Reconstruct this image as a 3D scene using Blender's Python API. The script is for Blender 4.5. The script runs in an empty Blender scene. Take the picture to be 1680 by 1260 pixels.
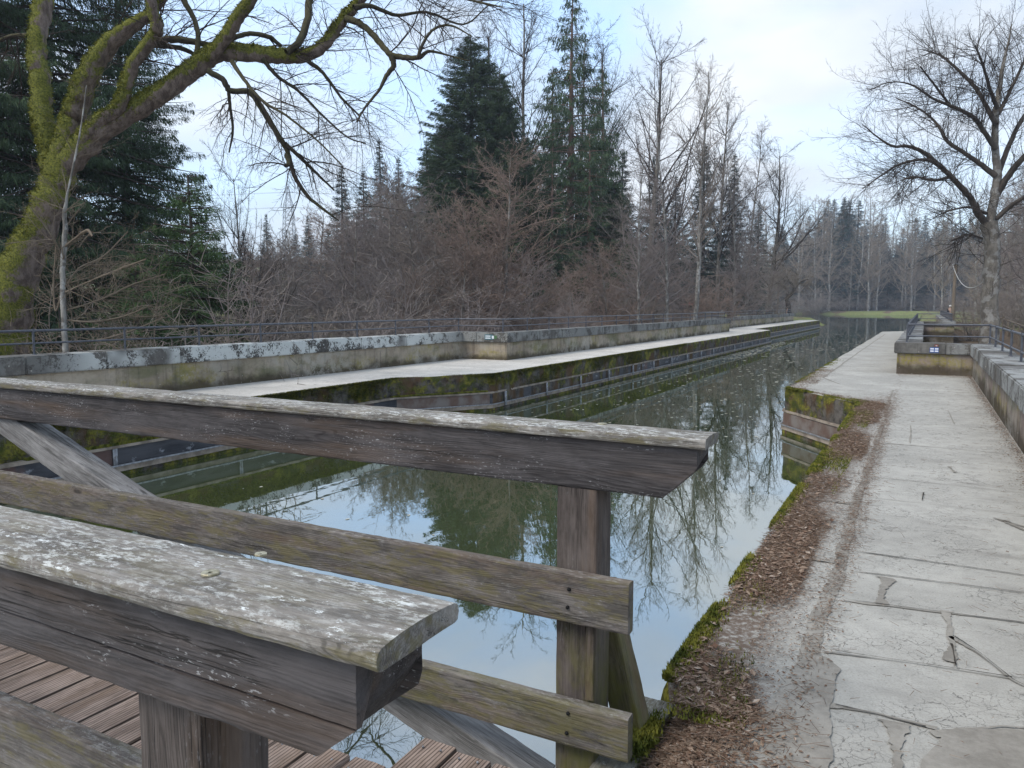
import bpy, bmesh, math, random
import numpy as np
from mathutils import Vector, Matrix
rnd = random.Random(7)
rs = np.random.RandomState(11)
sc = bpy.context.scene
col = sc.collection
# ------------------------------------------------------------------ camera
FPX, CAMH = 1262.0, 1.65                      # focal length in photo pixels, eye height
PITCH = math.atan(128 / FPX)
YAW = math.atan(678 / math.hypot(FPX, 128))   # camera looks left of the canal axis (+Y)
cam_d = bpy.data.cameras.new('camera'); cam = bpy.data.objects.new('camera', cam_d); col.objects.link(cam)
cam.location = (0, 0, CAMH)
cam.rotation_euler = (math.pi / 2 - PITCH, 0, YAW)
cam_d.sensor_width = 36; cam_d.lens = FPX / 1680 * 36
cam_d.clip_start = 0.02; cam_d.clip_end = 4000
sc.camera = cam
AF = np.array([-math.sin(YAW) * math.cos(PITCH), math.cos(YAW) * math.cos(PITCH), -math.sin(PITCH)])
AR = np.array([math.cos(YAW), math.sin(YAW), 0.0]); AU = np.cross(AR, AF)
def at(px, py, d):
    """photo pixel + distance along the view axis -> world point"""
    return np.array([0, 0, CAMH]) + d * (AF + AR * (px - 840) / FPX - AU * (py - 630) / FPX)
# ------------------------------------------------------------------ world, sun
SUN_EL, SUN_AZ = math.radians(52), math.radians(-148)   # azimuth from +Y towards +X
w = bpy.data.worlds.new('World'); sc.world = w; w.use_nodes = True
nt = w.node_tree; nt.nodes.clear()
def wn(t, **k):
    n = nt.nodes.new(t)
    for a, b in k.items(): setattr(n, a, b)
    return n
L = nt.links.new
tc = wn('ShaderNodeTexCoord')
sky = wn('ShaderNodeTexSky', sky_type='NISHITA', sun_disc=False, sun_elevation=SUN_EL, sun_rotation=SUN_AZ, air_density=1.0, dust_density=1.5)
mp = wn('ShaderNodeMapping'); mp.inputs['Scale'].default_value = (1, 1, 2.6)
L(tc.outputs['Generated'], mp.inputs['Vector'])
n1 = wn('ShaderNodeTexNoise'); n1.inputs['Scale'].default_value = 2.1; n1.inputs['Detail'].default_value = 7; n1.inputs['Roughness'].default_value = .5; n1.inputs['Distortion'].default_value = .3
n2 = wn('ShaderNodeTexNoise'); n2.inputs['Scale'].default_value = 3.3; n2.inputs['Detail'].default_value = 6
mp2 = wn('ShaderNodeMapping'); mp2.inputs['Location'].default_value = (3.1, 1.7, .4); mp2.inputs['Scale'].default_value = (1, 1, 2.2)
L(mp.outputs[0], n1.inputs['Vector']); L(tc.outputs['Generated'], mp2.inputs['Vector']); L(mp2.outputs[0], n2.inputs['Vector'])
r1 = wn('ShaderNodeValToRGB'); r1.color_ramp.elements[0].position = .38; r1.color_ramp.elements[1].position = .58
r1.color_ramp.elements[0].color = (.04, .04, .04, 1); r1.color_ramp.elements[1].color = (1, 1, 1, 1)
r2 = wn('ShaderNodeValToRGB'); r2.color_ramp.elements[0].position = .38; r2.color_ramp.elements[1].position = .62
r2.color_ramp.elements[0].color = (4.1, 4.65, 5.4, 1); r2.color_ramp.elements[1].color = (5.6, 5.9, 6.3, 1)
L(n1.outputs['Fac'], r1.inputs[0]); L(n2.outputs['Fac'], r2.inputs[0])
mx = wn('ShaderNodeMix', data_type='RGBA'); bright = wn('ShaderNodeMix', data_type='RGBA', blend_type='ADD')
bright.inputs['Factor'].default_value = 1; bright.inputs['B'].default_value = (2.0, 2.8, 3.8, 1)
L(sky.outputs[0], bright.inputs['A']); L(bright.outputs['Result'], mx.inputs['A'])
L(r1.outputs[0], mx.inputs['Factor']); L(r2.outputs[0], mx.inputs['B'])
bg = wn('ShaderNodeBackground'); bg.inputs['Strength'].default_value = 0.1
L(mx.outputs['Result'], bg.inputs['Color']); L(bg.outputs[0], wn('ShaderNodeOutputWorld').inputs['Surface'])
sd = bpy.data.lights.new('sun', 'SUN'); sd.energy = 1.3; sd.angle = math.radians(24); sd.color = (1, .94, .86)
sun = bpy.data.objects.new('sun', sd); col.objects.link(sun)
sv = Vector((math.sin(SUN_AZ) * math.cos(SUN_EL), math.cos(SUN_AZ) * math.cos(SUN_EL), math.sin(SUN_EL)))
sun.rotation_euler = (-sv).to_track_quat('-Z', 'Y').to_euler()
sc.view_settings.view_transform = 'Standard'; sc.view_settings.look = 'None'
sc.view_settings.exposure = 0.90; sc.view_settings.gamma = 1
sc.cycles.max_bounces = 6; sc.cycles.transparent_max_bounces = 8; sc.cycles.volume_bounces = 0
# ------------------------------------------------------------------ node helpers
class NB:
    def __init__(s, name, rough=.85, spec=.3):
        s.m = bpy.data.materials.new(name); s.m.use_nodes = True; s.t = s.m.node_tree; s.b = s.t.nodes['Principled BSDF']
        s.b.inputs['Roughness'].default_value = rough; s.b.inputs['Specular IOR Level'].default_value = spec
        s.tc = s.t.nodes.new('ShaderNodeTexCoord')
    def n(s, t, **k):
        n = s.t.nodes.new(t)
        for a, b in k.items(): setattr(n, a, b)
        return n
    def set(s, sock, v):
        if hasattr(v, 'is_output') or hasattr(v, 'links'): s.t.links.new(v, sock)
        elif isinstance(v, tuple) and len(v) == 3 and len(sock.default_value) == 4: sock.default_value = v + (1,)
        else: sock.default_value = v
    def obj(s): return s.tc.outputs['Object']
    def mapv(s, v, scale=(1, 1, 1), loc=(0, 0, 0), rot=(0, 0, 0)):
        m = s.n('ShaderNodeMapping'); s.set(m.inputs['Vector'], v)
        m.inputs['Scale'].default_value = scale; m.inputs['Location'].default_value = loc; m.inputs['Rotation'].default_value = rot
        return m.outputs[0]
    def noise(s, v, scale=5, detail=4, rough=.55, dist=0, out='Fac'):
        n = s.n('ShaderNodeTexNoise'); s.set(n.inputs['Vector'], v)
        n.inputs['Scale'].default_value = scale; n.inputs['Detail'].default_value = detail
        n.inputs['Roughness'].default_value = rough; n.inputs['Distortion'].default_value = dist
        return n.outputs[out]
    def vor(s, v, scale=5, feature='F1', out='Distance'):
        n = s.n('ShaderNodeTexVoronoi', feature=feature); s.set(n.inputs['Vector'], v); n.inputs['Scale'].default_value = scale
        return n.outputs[out]
    def math(s, op, a, b=0.0, c=None, clamp=False):
        n = s.n('ShaderNodeMath', operation=op, use_clamp=clamp); s.set(n.inputs[0], a); s.set(n.inputs[1], b)
        if c is not None: s.set(n.inputs[2], c)
        return n.outputs[0]
    def vadd(s, a, b, op='ADD'):
        n = s.n('ShaderNodeVectorMath', operation=op); s.set(n.inputs[0], a); s.set(n.inputs[1], b); return n.outputs[0]
    def step(s, v, a, b, lo=0.0, hi=1.0):
        n = s.n('ShaderNodeMapRange', interpolation_type='SMOOTHSTEP'); s.set(n.inputs[0], v)
        n.inputs[1].default_value = a; n.inputs[2].default_value = b; n.inputs[3].default_value = lo; n.inputs[4].default_value = hi
        return n.outputs[0]
    def mix(s, f, a, b, mode='MIX'):
        n = s.n('ShaderNodeMix', data_type='RGBA', blend_type=mode); s.set(n.inputs['Factor'], f)
        s.set(n.inputs['A'], a); s.set(n.inputs['B'], b); return n.outputs['Result']
    def sep(s, v):
        n = s.n('ShaderNodeSeparateXYZ'); s.set(n.inputs[0], v); return n.outputs
    def comb(s, x, y, z):
        n = s.n('ShaderNodeCombineXYZ'); s.set(n.inputs[0], x); s.set(n.inputs[1], y); s.set(n.inputs[2], z); return n.outputs[0]
    def rand(s): return s.n('ShaderNodeObjectInfo').outputs['Random']
    def nz(s): return s.sep(s.n('ShaderNodeNewGeometry').outputs['Normal'])[2]
    def pos(s): return s.n('ShaderNodeNewGeometry').outputs['Position']
    def bump(s, h, strength=.5, dist=.01, prev=None):
        n = s.n('ShaderNodeBump'); s.set(n.inputs['Height'], h); n.inputs['Strength'].default_value = strength; n.inputs['Distance'].default_value = dist
        if prev is not None: s.set(n.inputs['Normal'], prev)
        return n.outputs[0]
    def done(s, colr, normal=None, rough=None):
        s.set(s.b.inputs['Base Color'], colr)
        if normal is not None: s.set(s.b.inputs['Normal'], normal)
        if rough is not None: s.set(s.b.inputs['Roughness'], rough)
        return s.m
M = {}
def simple(name, c, c2=None, scale=6, rough=.85, spec=.3, metal=0, bump=0):
    k = NB(name, rough, spec); k.b.inputs['Metallic'].default_value = metal
    f = k.noise(k.obj(), scale, 5)
    cc = k.mix(k.step(f, .35, .65), c, c2 or tuple(x * .6 for x in c))
    M[name] = k.done(cc, k.bump(f, bump, .01) if bump else None); return M[name]
# ---- wood
def wood(name, light, dark, lichen=0.0, moss=0.0, brown=0.0, speck=.5, rough=.8, ribs=0):
    k = NB(name, rough, .25)
    r = k.rand(); off = k.comb(k.math('MULTIPLY', r, 17.3), k.math('MULTIPLY', r, 5.1), k.math('MULTIPLY', r, 9.7))
    o = k.vadd(k.obj(), off)
    kn = k.vor(k.mapv(o, (1.6, 5, 5)), 1.0); kd = k.step(kn, 0.0, .30, 1, 0)
    wob = k.noise(k.mapv(o, (.9, 7, 7)), 1.0, 3, .45)
    xyz = k.sep(o)
    ring = k.math('ADD', k.math('MULTIPLY', xyz[1], 330.0), k.math('ADD', k.math('MULTIPLY', xyz[2], 520.0), k.math('ADD', k.math('MULTIPLY', wob, 120.0), k.math('MULTIPLY', kd, 40.0))))
    rg = k.math('ADD', k.math('MULTIPLY', k.math('SINE', ring), .5), .5)
    rvis = k.step(k.noise(k.mapv(o, (1.2, 8, 8), (3, 3, 3)), 1, 3), .38, .62, .15, 1)
    fib = k.noise(k.mapv(o, (7, 300, 300)), 1, 5, .65)
    fib2 = k.noise(k.mapv(o, (2.5, 70, 70)), 1, 5, .7)
    blot = k.noise(k.mapv(o, (3, 9, 9)), 1, 8, .7)
    c = k.mix(k.step(fib2, .3, .7), dark, light)
    c = k.mix(k.math('MULTIPLY', k.step(rg, .55, .98, 0, .6), rvis), c, tuple(x * .42 for x in dark))
    c = k.mix(k.step(fib, .45, .72, 0, .75), c, tuple(x * .3 for x in light))
    c = k.mix(k.step(blot, .42, .68, 0, .7), c, tuple(x * 1.35 for x in light))
    if brown: c = k.mix(k.math('MULTIPLY', k.step(k.noise(k.mapv(o, (1.1, 11, 11), (4, 2, 1)), 1, 5), .45, .7), brown), c, (.17, .105, .06))
    ck = k.math('ABSOLUTE', k.math('SUBTRACT', k.noise(k.mapv(o, (.55, 34, 34), (1, 7, 3)), 1, 3, .5), .5))
    ckm = k.math('MULTIPLY', k.step(ck, .0, .010, 1, 0), k.step(k.noise(k.mapv(o, (1.6, 9, 9)), 1, 2), .50, .56))
    c = k.mix(k.math('MULTIPLY', ckm, .85), c, (.014, .012, .011))
    c = k.mix(k.step(kn, .03, .085, .8, 0), c, (.022, .018, .016))
    sp = k.math('MULTIPLY', k.step(k.noise(k.mapv(o, (55, 190, 190)), 1, 3, .6), .60, .66), k.step(k.noise(k.mapv(o, (4, 14, 14), (8, 8, 8)), 1, 4, .6), .50, .62))
    c = k.mix(k.math('MULTIPLY', sp, speck), c, (.36, .36, .36))
    if ribs:
        rb = k.step(k.math('SINE', k.math('MULTIPLY', k.sep(k.obj())[1], ribs)), .55, .9)
        c = k.mix(k.math('MULTIPLY', rb, .75), c, (.025, .018, .014))
    if lichen:
        l1 = k.step(k.noise(k.mapv(o, (30, 70, 70)), 1, 9, .8), .49, .58); l2 = k.step(k.noise(k.mapv(o, (2.4, 6, 6), (2, 2, 2)), 1, 4, .6), .40, .62, .25, 1)
        up = k.step(k.nz(), .2, .9, .25, 1)
        c = k.mix(k.math('MULTIPLY', k.step(k.noise(k.mapv(o, (6, 16, 16), (9, 2, 7)), 1, 7, .7), .5, .62), .75), c, tuple(x * .42 for x in light))
        c = k.mix(k.math('MULTIPLY', k.math('MULTIPLY', k.math('MULTIPLY', l1, l2), up), lichen), c, (.56, .57, .54))
        l3 = k.math('MULTIPLY', k.step(k.noise(k.mapv(o, (16, 34, 34), (6, 1, 4)), 1, 9, .78), .585, .63), up); c = k.mix(k.math('MULTIPLY', l3, lichen), c, (.66, .68, .66))
        ol = k.math('MULTIPLY', k.step(k.noise(k.mapv(o, (7, 24, 24), (5, 5, 5)), 1, 7, .7), .48, .60), k.step(k.nz(), .95, .2, .25, .65))
        c = k.mix(ol, c, (.14, .12, .055))
    if moss:
        z = k.sep(k.pos())[2]
        mm = k.math('MULTIPLY', k.step(z, .75, .0), k.step(k.noise(k.mapv(o, (4, 9, 9)), 1, 6, .65), .38, .65))
        c = k.mix(k.math('MULTIPLY', mm, moss), c, (.13, .125, .035))
    h = k.math('ADD', k.math('MULTIPLY', rg, .25), k.math('ADD', k.math('MULTIPLY', fib, .9), k.math('ADD', k.math('MULTIPLY', fib2, .8), k.math('MULTIPLY', ckm, -1.5))))
    if ribs: h = k.math('ADD', h, k.math('MULTIPLY', rb, -2.5))
    M[name] = k.done(c, k.bump(h, .7, .003)); return M[name]
wood('wood_cap', (.25, .23, .205), (.105, .093, .078), lichen=.95, speck=.25)
wood('wood_beam', (.078, .071, .071), (.038, .034, .034), speck=.7, brown=.3)
wood('wood_rail', (.165, .148, .136), (.078, .067, .06), moss=.45, brown=.35, lichen=.22)
wood('wood_post', (.115, .096, .086), (.052, .042, .037), moss=.75, brown=.35, speck=.2)
wood('wood_brace', (.24, .235, .23), (.14, .132, .125), speck=.2)
wood('wood_brace_mossy', (.17, .15, .10), (.085, .07, .04), moss=1, brown=.5, speck=.1)
wood('wood_deck', (.33, .255, .21), (.19, .135, .105), speck=.3, brown=.4, ribs=430)
wood('wood_sill', (.20, .19, .175), (.08, .07, .06), moss=.4, lichen=.4)
# ---- paving
def paving(name, base, dirt_x=None, dirty=0.0):
    k = NB(name, .9, .2); o = k.obj(); xyz = k.sep(o)
    big = k.noise(o, .9, 4); mid = k.noise(o, 7, 6, .65); fine = k.noise(o, 90, 4, .7)
    c = k.mix(k.step(big, .3, .7), tuple(x * .86 for x in base), tuple(x * 1.1 for x in base))
    c = k.mix(k.step(mid, .35, .75, 0, .5), c, tuple(x * .62 for x in base))
    c = k.mix(k.step(fine, .42, .72, 0, .45), c, tuple(x * .45 for x in base))
    wob = k.vadd(o, k.mapv(k.noise(o, 9, 4, .6, out='Color'), (.16, .16, .0)))
    craze = k.vor(wob, 16, 'DISTANCE_TO_EDGE'); cm = k.math('MULTIPLY', k.step(craze, .006, .028, 1, 0), k.step(k.noise(o, 2.3, 3), .42, .62))
    c = k.mix(k.math('MULTIPLY', cm, .62), c, (.06, .055, .05))
    w2 = k.vadd(o, k.mapv(k.noise(o, 1.7, 6, .65, out='Color'), (1.2, 1.2, 0)))
    cr = k.vor(w2, .55, 'DISTANCE_TO_EDGE'); c2 = k.step(cr, .0008, .0035, 1, 0)
    c = k.mix(k.math('MULTIPLY', k.math('MULTIPLY', c2, .55), k.step(k.noise(o, 1.1, 2), .47, .56)), c, (.08, .07, .06))
    pit = k.step(k.vor(o, 21), .07, .11, 1, 0); pm = k.math('MULTIPLY', pit, k.step(k.noise(o, 13, 1), .52, .6))
    c = k.mix(k.math('MULTIPLY', pm, .75), c, (.07, .062, .055))
    if dirt_x:
        x0, x1, y1 = dirt_x
        dm = k.math('MULTIPLY', k.step(k.math('ADD', xyz[1], k.math('MULTIPLY', mid, 2.0)), 15.3, 16.6, 1, 0), k.math('MULTIPLY', k.step(k.math('ADD', k.math('SUBTRACT', xyz[0], k.math('MULTIPLY', k.noise(o, 3, 4), .35)), .17), x0, x1, 1, 0), k.step(k.noise(o, 26, 6, .75), .34, .56)))
        c = k.mix(k.math('MULTIPLY', dm, .92), c, k.mix(fine, (.06, .04, .028), (.15, .10, .07)))
    st = k.step(k.noise(k.mapv(o, (.7, 2.2, 1)), 1.2, 5, .6), .55, .75, 0, .35 + dirty)
    c = k.mix(st, c, (.13, .115, .10))
    h = k.math('ADD', k.math('MULTIPLY', fine, .6), k.math('ADD', mid, k.math('MULTIPLY', k.math('ADD', cm, k.math('MULTIPLY', c2, 2)), -1.2)))
    M[name] = k.done(c, k.bump(h, .45, .008)); return M[name]
paving('paving', (.40, .385, .345), (-.72, -.46, 0))
paving('paving_left', (.55, .52, .47))
k = NB('mortar', .95, .1); o = k.obj(); f = k.noise(o, 55, 5, .7); g = k.noise(o, 3, 4)
M['mortar'] = k.done(k.mix(k.step(k.math('ADD', g, k.math('MULTIPLY', k.math('SUBTRACT', k.noise(o, 30, 5, .7), .5), .5)), .35, .7), k.mix(f, (.25, .232, .20), (.165, .15, .13)), (.30, .28, .245)), k.bump(f, .6, .006))
simple('dark_crack', (.07, .062, .054), rough=1, spec=0)
# ---- stone
def stone(name, base, tint, lich, lichcol, lscale=3.0, dark=.5, base_z=None, yellow=0.0, streak=.5, band=None):
    k = NB(name, .95, .15); o = k.pos(); xyz = k.sep(o)
    a = k.noise(o, 1.1, 4); b = k.noise(o, 7, 7, .7); fine = k.noise(o, 60, 4, .7)
    c = k.mix(k.step(a, .35, .65), base, tint)
    c = k.mix(k.step(b, .4, .75, 0, dark), c, tuple(x * .35 for x in base))
    if yellow:
        ym = k.math('MULTIPLY', k.step(k.noise(k.mapv(o, (.7, .7, 1.4), (3, 1, 2)), 1.0, 5, .6), .47, .62), k.step(k.noise(o, 16, 5, .7), .35, .6))
        c = k.mix(k.math('MULTIPLY', ym, yellow), c, (.26, .22, .05))
        gm = k.math('MULTIPLY', k.step(k.noise(k.mapv(o, (.7, .7, 1.8), (9, 4, 2)), 1.0, 5, .6), .46, .64), .6)
        c = k.mix(gm, c, (.10, .11, .045))
    if streak:
        sm = k.step(k.noise(k.mapv(o, (7, 7, .6)), 1, 5, .6), .5, .72)
        c = k.mix(k.math('MULTIPLY', sm, streak), c, (.05, .043, .035))
    if base_z is not None:
        zz = k.math('ADD', xyz[2], k.math('MULTIPLY', k.noise(o, 2.2, 5, .65), -.45))
        c = k.mix(k.step(zz, base_z - .12, base_z + .06, .85, 0), c, (.055, .043, .028))
    lm = k.math('MULTIPLY', k.step(k.math('ADD', k.noise(o, lscale * 1.5, 4, .6), k.math('MULTIPLY', k.math('SUBTRACT', k.noise(o, lscale * 15, 7, .75), .5), .75)), .43, .50), k.step(k.noise(k.mapv(o, (1, 1, 1), (3, 3, 3)), .55, 3), .5 - .22 * lich, .62 - .22 * lich))
    if band: lm = k.math('MULTIPLY', lm, k.math('MULTIPLY', k.step(xyz[1], band[0], band[0] + 1.5, .12, 1), k.step(xyz[1], band[1], band[1] + 4, 1, .25)))
    c = k.mix(k.math('MULTIPLY', lm, min(1, .35 + lich)), c, lichcol)
    sp = k.step(k.vor(o, 9), .10, .15, 1, 0); c = k.mix(k.math('MULTIPLY', k.math('MULTIPLY', sp, k.step(k.noise(o, 4, 2), .5, .6)), .6), c, (.42, .41, .37))
    h = k.math('ADD', fine, k.math('MULTIPLY', b, 1.5))
    M[name] = k.done(c, k.bump(h, .6, .012)); return M[name]
stone('coping_left', (.075, .072, .067), (.125, .118, .108), .95, (.50, .52, .50), 1.6, .6, streak=.35, band=(7.3, 17.5))
stone('coping_right', (.105, .10, .093), (.165, .158, .145), .30, (.36, .37, .36), 2, .6, streak=.6)
stone('wall_left', (.37, .32, .25), (.27, .225, .17), .15, (.40, .38, .33), 3, .55, base_z=-.06, yellow=.75)
stone('wall_right', (.30, .255, .21), (.26, .20, .18), .1, (.38, .36, .33), 3, .5, base_z=.02, yellow=.9, streak=.65)
k = NB('mossy_face', 1, .1); o = k.obj(); z = k.sep(o)[2]
b = k.noise(o, 5, 7, .7); c = k.mix(k.step(b, .35, .65), (.03, .027, .024), (.12, .108, .095))
ru = k.step(k.noise(k.mapv(o, (1, 1, .5), (7, 0, 0)), 1.3, 5, .6), .44, .58); c = k.mix(k.math('MULTIPLY', ru, .8), c, (.085, .048, .022))
mo = k.math('MULTIPLY', k.step(k.math('ADD', k.noise(k.mapv(o, (1, .8, .9)), 1.5, 6, .68), k.math('MULTIPLY', z, .16)), .43, .52), k.step(k.noise(o, 30, 4, .7), .3, .55, .35, 1))
c = k.mix(mo, c, k.mix(k.step(k.noise(o, 4, 4), .4, .65), (.055, .065, .014), (.20, .18, .03)))
wh = k.step(k.noise(k.mapv(o, (3, 3, 6)), 1.2, 6, .7), .66, .72); c = k.mix(k.math('MULTIPLY', wh, .5), c, (.3, .3, .28))
M['mossy_face'] = k.done(c, k.bump(k.math('ADD', b, k.math('MULTIPLY', mo, .8)), .9, .03))
k = NB('moss', 1, .05); o = k.obj(); f = k.noise(o, 9, 5)
M['moss'] = k.done(k.mix(k.step(f, .35, .65), (.065, .08, .018), (.19, .185, .035)))
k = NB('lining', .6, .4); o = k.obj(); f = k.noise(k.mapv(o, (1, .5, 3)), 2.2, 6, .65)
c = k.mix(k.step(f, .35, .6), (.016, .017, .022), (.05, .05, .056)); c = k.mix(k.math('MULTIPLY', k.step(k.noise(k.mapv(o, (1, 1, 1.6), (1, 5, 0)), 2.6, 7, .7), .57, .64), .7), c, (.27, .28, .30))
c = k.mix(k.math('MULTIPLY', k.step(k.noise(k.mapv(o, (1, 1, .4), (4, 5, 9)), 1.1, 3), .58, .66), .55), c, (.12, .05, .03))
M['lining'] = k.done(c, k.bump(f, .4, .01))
simple('ledge', (.30, .25, .20), (.16, .13, .10), 5, bump=.4)
simple('red_board', (.105, .066, .05), (.16, .14, .125), 3, bump=.3)
simple('rail_paint', (.055, .06, .075), (.085, .09, .105), 20, .45, .5)
simple('galvanised', (.32, .33, .34), (.18, .18, .19), 18, .5, .5, .4)
simple('washer', (.50, .46, .33), (.26, .23, .15), 90, .4, .5, .5, .1)
simple('hole', (.01, .01, .01)); simple('rust', (.13, .05, .02))
# ---- vegetation
def bark(name, a, b, scale=9, bump=.8, mossy=0.0, white=0.0):
    k = NB(name, .95, .15); o = k.obj()
    f = k.noise(k.mapv(o, (1, 1, .35)), scale, 6, .7)
    c = k.mix(k.step(f, .35, .65), a, b)
    if white: c = k.mix(k.math('MULTIPLY', k.step(k.noise(o, scale * .6, 5, .6), .5, .6), white), c, (.42, .42, .40))
    h = f
    if mossy:
        ms = k.noise(o, 1.6, 5, .65); mf = k.noise(o, 30, 4, .7)
        nx = k.sep(k.n('ShaderNodeNewGeometry').outputs['Normal'])
        side = k.math('ADD', k.math('MULTIPLY', nx[2], .30), k.math('ADD', k.math('MULTIPLY', nx[0], -.16), k.math('MULTIPLY', nx[1], -.02)))
        mm = k.step(k.math('ADD', k.math('ADD', ms, side), k.math('MULTIPLY', k.math('SUBTRACT', k.noise(o, 11, 6, .75), .5), .45)), .30, .41)
        c = k.mix(k.math('MULTIPLY', mm, mossy), c, k.mix(k.step(mf, .3, .7), (.05, .06, .014), (.19, .19, .035)))
        h = k.math('ADD', k.math('MULTIPLY', f, .8), k.math('MULTIPLY', mf, 1.2))
    M[name] = k.done(c, k.bump(h, bump, .03)); return M[name]
bark('bark_mossy', (.22, .175, .15), (.095, .072, .06), 9, mossy=.97)
bark('bark_limb', (.085, .072, .058), (.045, .038, .032), 9, mossy=.22)
bark('bark_grey', (.20, .18, .15), (.10, .088, .075), 5, white=.35)
bark('bark_dark', (.09, .075, .062), (.05, .042, .036), 5)
bark('bark_reddish', (.20, .13, .10), (.11, .075, .06), 5)
bark('bark_birch', (.28, .27, .245), (.10, .092, .082), 5, white=.6)
bark('twig_dark', (.060, .047, .040), (.035, .028, .024), 2)
bark('twig_brown', (.255, .22, .19), (.175, .15, .13), .6)
bark('twig_purple', (.245, .21, .195), (.17, .145, .135), .6)
bark('twig_rust', (.28, .21, .17), (.19, .145, .12), .6)
bark('twig_tan', (.20, .165, .125), (.125, .10, .075), .6)
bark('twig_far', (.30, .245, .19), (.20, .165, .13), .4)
def needles(name, a, b):
    k = NB(name, .75, .2); f = k.noise(k.obj(), 1.1, 5, .65)
    c = k.mix(k.step(f, .3, .7), a, b); c = k.mix(k.math('MULTIPLY', k.rand(), .35), c, tuple(x * .6 for x in a))
    M[name] = k.done(c)
needles('needles', (.028, .050, .026), (.062, .098, .044))
needles('needles_fresh', (.028, .055, .018), (.06, .105, .034))
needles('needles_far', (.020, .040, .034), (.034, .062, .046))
for i, c in enumerate([(.19, .125, .085), (.29, .21, .15), (.13, .07, .042), (.38, .31, .25)]): simple('leaf%d' % i, c, tuple(x * .7 for x in c), 30)
# ---- ground
k = NB('ground', 1, .1); p = k.pos(); y = k.sep(p)[1]
f = k.noise(p, .18, 6, .6); f2 = k.noise(p, 3, 6, .7); f3 = k.noise(p, 25, 4)
g = k.mix(k.step(f2, .35, .65), (.13, .175, .05), (.22, .225, .09)); br = k.mix(k.step(f2, .35, .65), (.10, .065, .045), (.16, .12, .085))
forest = k.math('MAXIMUM', k.step(f, .5, .56), k.step(y, 62, 72, 1, 0))
px_ = k.sep(p)[0]; forest = k.math('MAXIMUM', forest, k.math('MULTIPLY', k.step(k.math('ADD', px_, k.math('MULTIPLY', f2, 3)), 5, 7, 1, 0), k.math('MULTIPLY', k.step(y, 52, 56, 1, 0), k.step(px_, -3, -2))))
c = k.mix(forest, g, br); c = k.mix(k.step(y, 255, 262), c, (.05, .045, .035))
M['ground'] = k.done(k.mix(k.step(f3, .3, .8, 0, .5), c, (.05, .045, .025)), k.bump(f2, .6, .15))
# ---- water: glossy film over green murk
k = NB('water'); t = k.t; t.nodes.remove(k.b)
pz = k.pos()
bm_ = k.bump(k.noise(k.mapv(pz, (1, .6, 1)), 1.6, 3, .5), .028, .05); bm_ = k.bump(k.noise(k.mapv(pz, (1, .5, 1)), 9, 2, .5), .010, .02, bm_)
gl = k.n('ShaderNodeBsdfGlossy'); gl.inputs['Roughness'].default_value = .012; gl.inputs['Color'].default_value = (.86, .90, .93, 1); k.set(gl.inputs['Normal'], bm_)
df = k.n('ShaderNodeBsdfDiffuse'); k.set(df.inputs['Color'], k.mix(k.step(k.noise(pz, .4, 3), .3, .7), (.042, .054, .020), (.058, .072, .030)))
fr = k.n('ShaderNodeFresnel'); fr.inputs['IOR'].default_value = 1.4
fac = k.math('ADD', k.math('MULTIPLY', fr.outputs[0], .52), .43, clamp=True)
ms = k.n('ShaderNodeMixShader'); k.set(ms.inputs[0], fac); t.links.new(df.outputs[0], ms.inputs[1]); t.links.new(gl.outputs[0], ms.inputs[2])
t.links.new(ms.outputs[0], t.nodes['Material Output'].inputs['Surface']); M['water'] = k.m
simple('fleck', (.42, .42, .36), (.30, .27, .2), 3)
def flat(name, c, rough=.7):
    k = NB(name, rough); M[name] = k.done(k.mix(k.noise(k.obj(), 30, 3), c, tuple(x * .8 for x in c)))
for nme, c in dict(paint_white=(.72, .75, .78), paint_blue=(.02, .08, .32), paint_green=(.07, .15, .06), paint_teal=(.07, .16, .19), paint_red=(.22, .06, .04), paint_yellow=(.6, .45, .06),
                   cloth_dark=(.02, .022, .03), cloth_red=(.35, .04, .04), cloth_blue=(.06, .08, .15), skin=(.42, .27, .2), hair_grey=(.55, .53, .5), hair_dark=(.05, .035, .025),
                   roof_red=(.28, .085, .06), plaster=(.5, .47, .42), steel=(.33, .35, .38), rope=(.5, .5, .46), glass_dark=(.03, .035, .04)).items(): flat(nme, c)
# ------------------------------------------------------------------ object helpers
def tag(o, label=None, cat=None, group=None, kind=None):
    if label: o['label'] = label
    if cat: o['category'] = cat
    if group: o['group'] = group
    if kind: o['kind'] = kind
    return o
def empty(name, loc=(0, 0, 0), **k):
    o = bpy.data.objects.new(name, None); o.location = loc; col.objects.link(o); o.empty_display_size = .2; return tag(o, **k)
def link(name, me, mat, parent=None, loc=None):
    o = bpy.data.objects.new(name, me); col.objects.link(o)
    for m in (mat if isinstance(mat, (list, tuple)) else [mat]): me.materials.append(M[m])
    if parent is not None: o.parent = parent
    if loc is not None: o.location = loc
    return o
def np_mesh(name, V, F, smooth=False, mi=None):
    V = np.ascontiguousarray(V, dtype=np.float32); F = np.ascontiguousarray(F, dtype=np.int32); n = F.shape[1]
    me = bpy.data.meshes.new(name)
    me.vertices.add(len(V)); me.vertices.foreach_set('co', V.ravel())
    me.loops.add(F.size); me.loops.foreach_set('vertex_index', F.ravel())
    me.polygons.add(len(F)); me.polygons.foreach_set('loop_start', np.arange(0, F.size, n, dtype=np.int32))
    try: me.polygons.foreach_set('loop_total', np.full(len(F), n, dtype=np.int32))
    except Exception: pass
    if smooth: me.polygons.foreach_set('use_smooth', np.ones(len(F), dtype=bool))
    if mi is not None: me.polygons.foreach_set('material_index', np.asarray(mi, dtype=np.int32))
    me.update(calc_edges=True); return me
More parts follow.
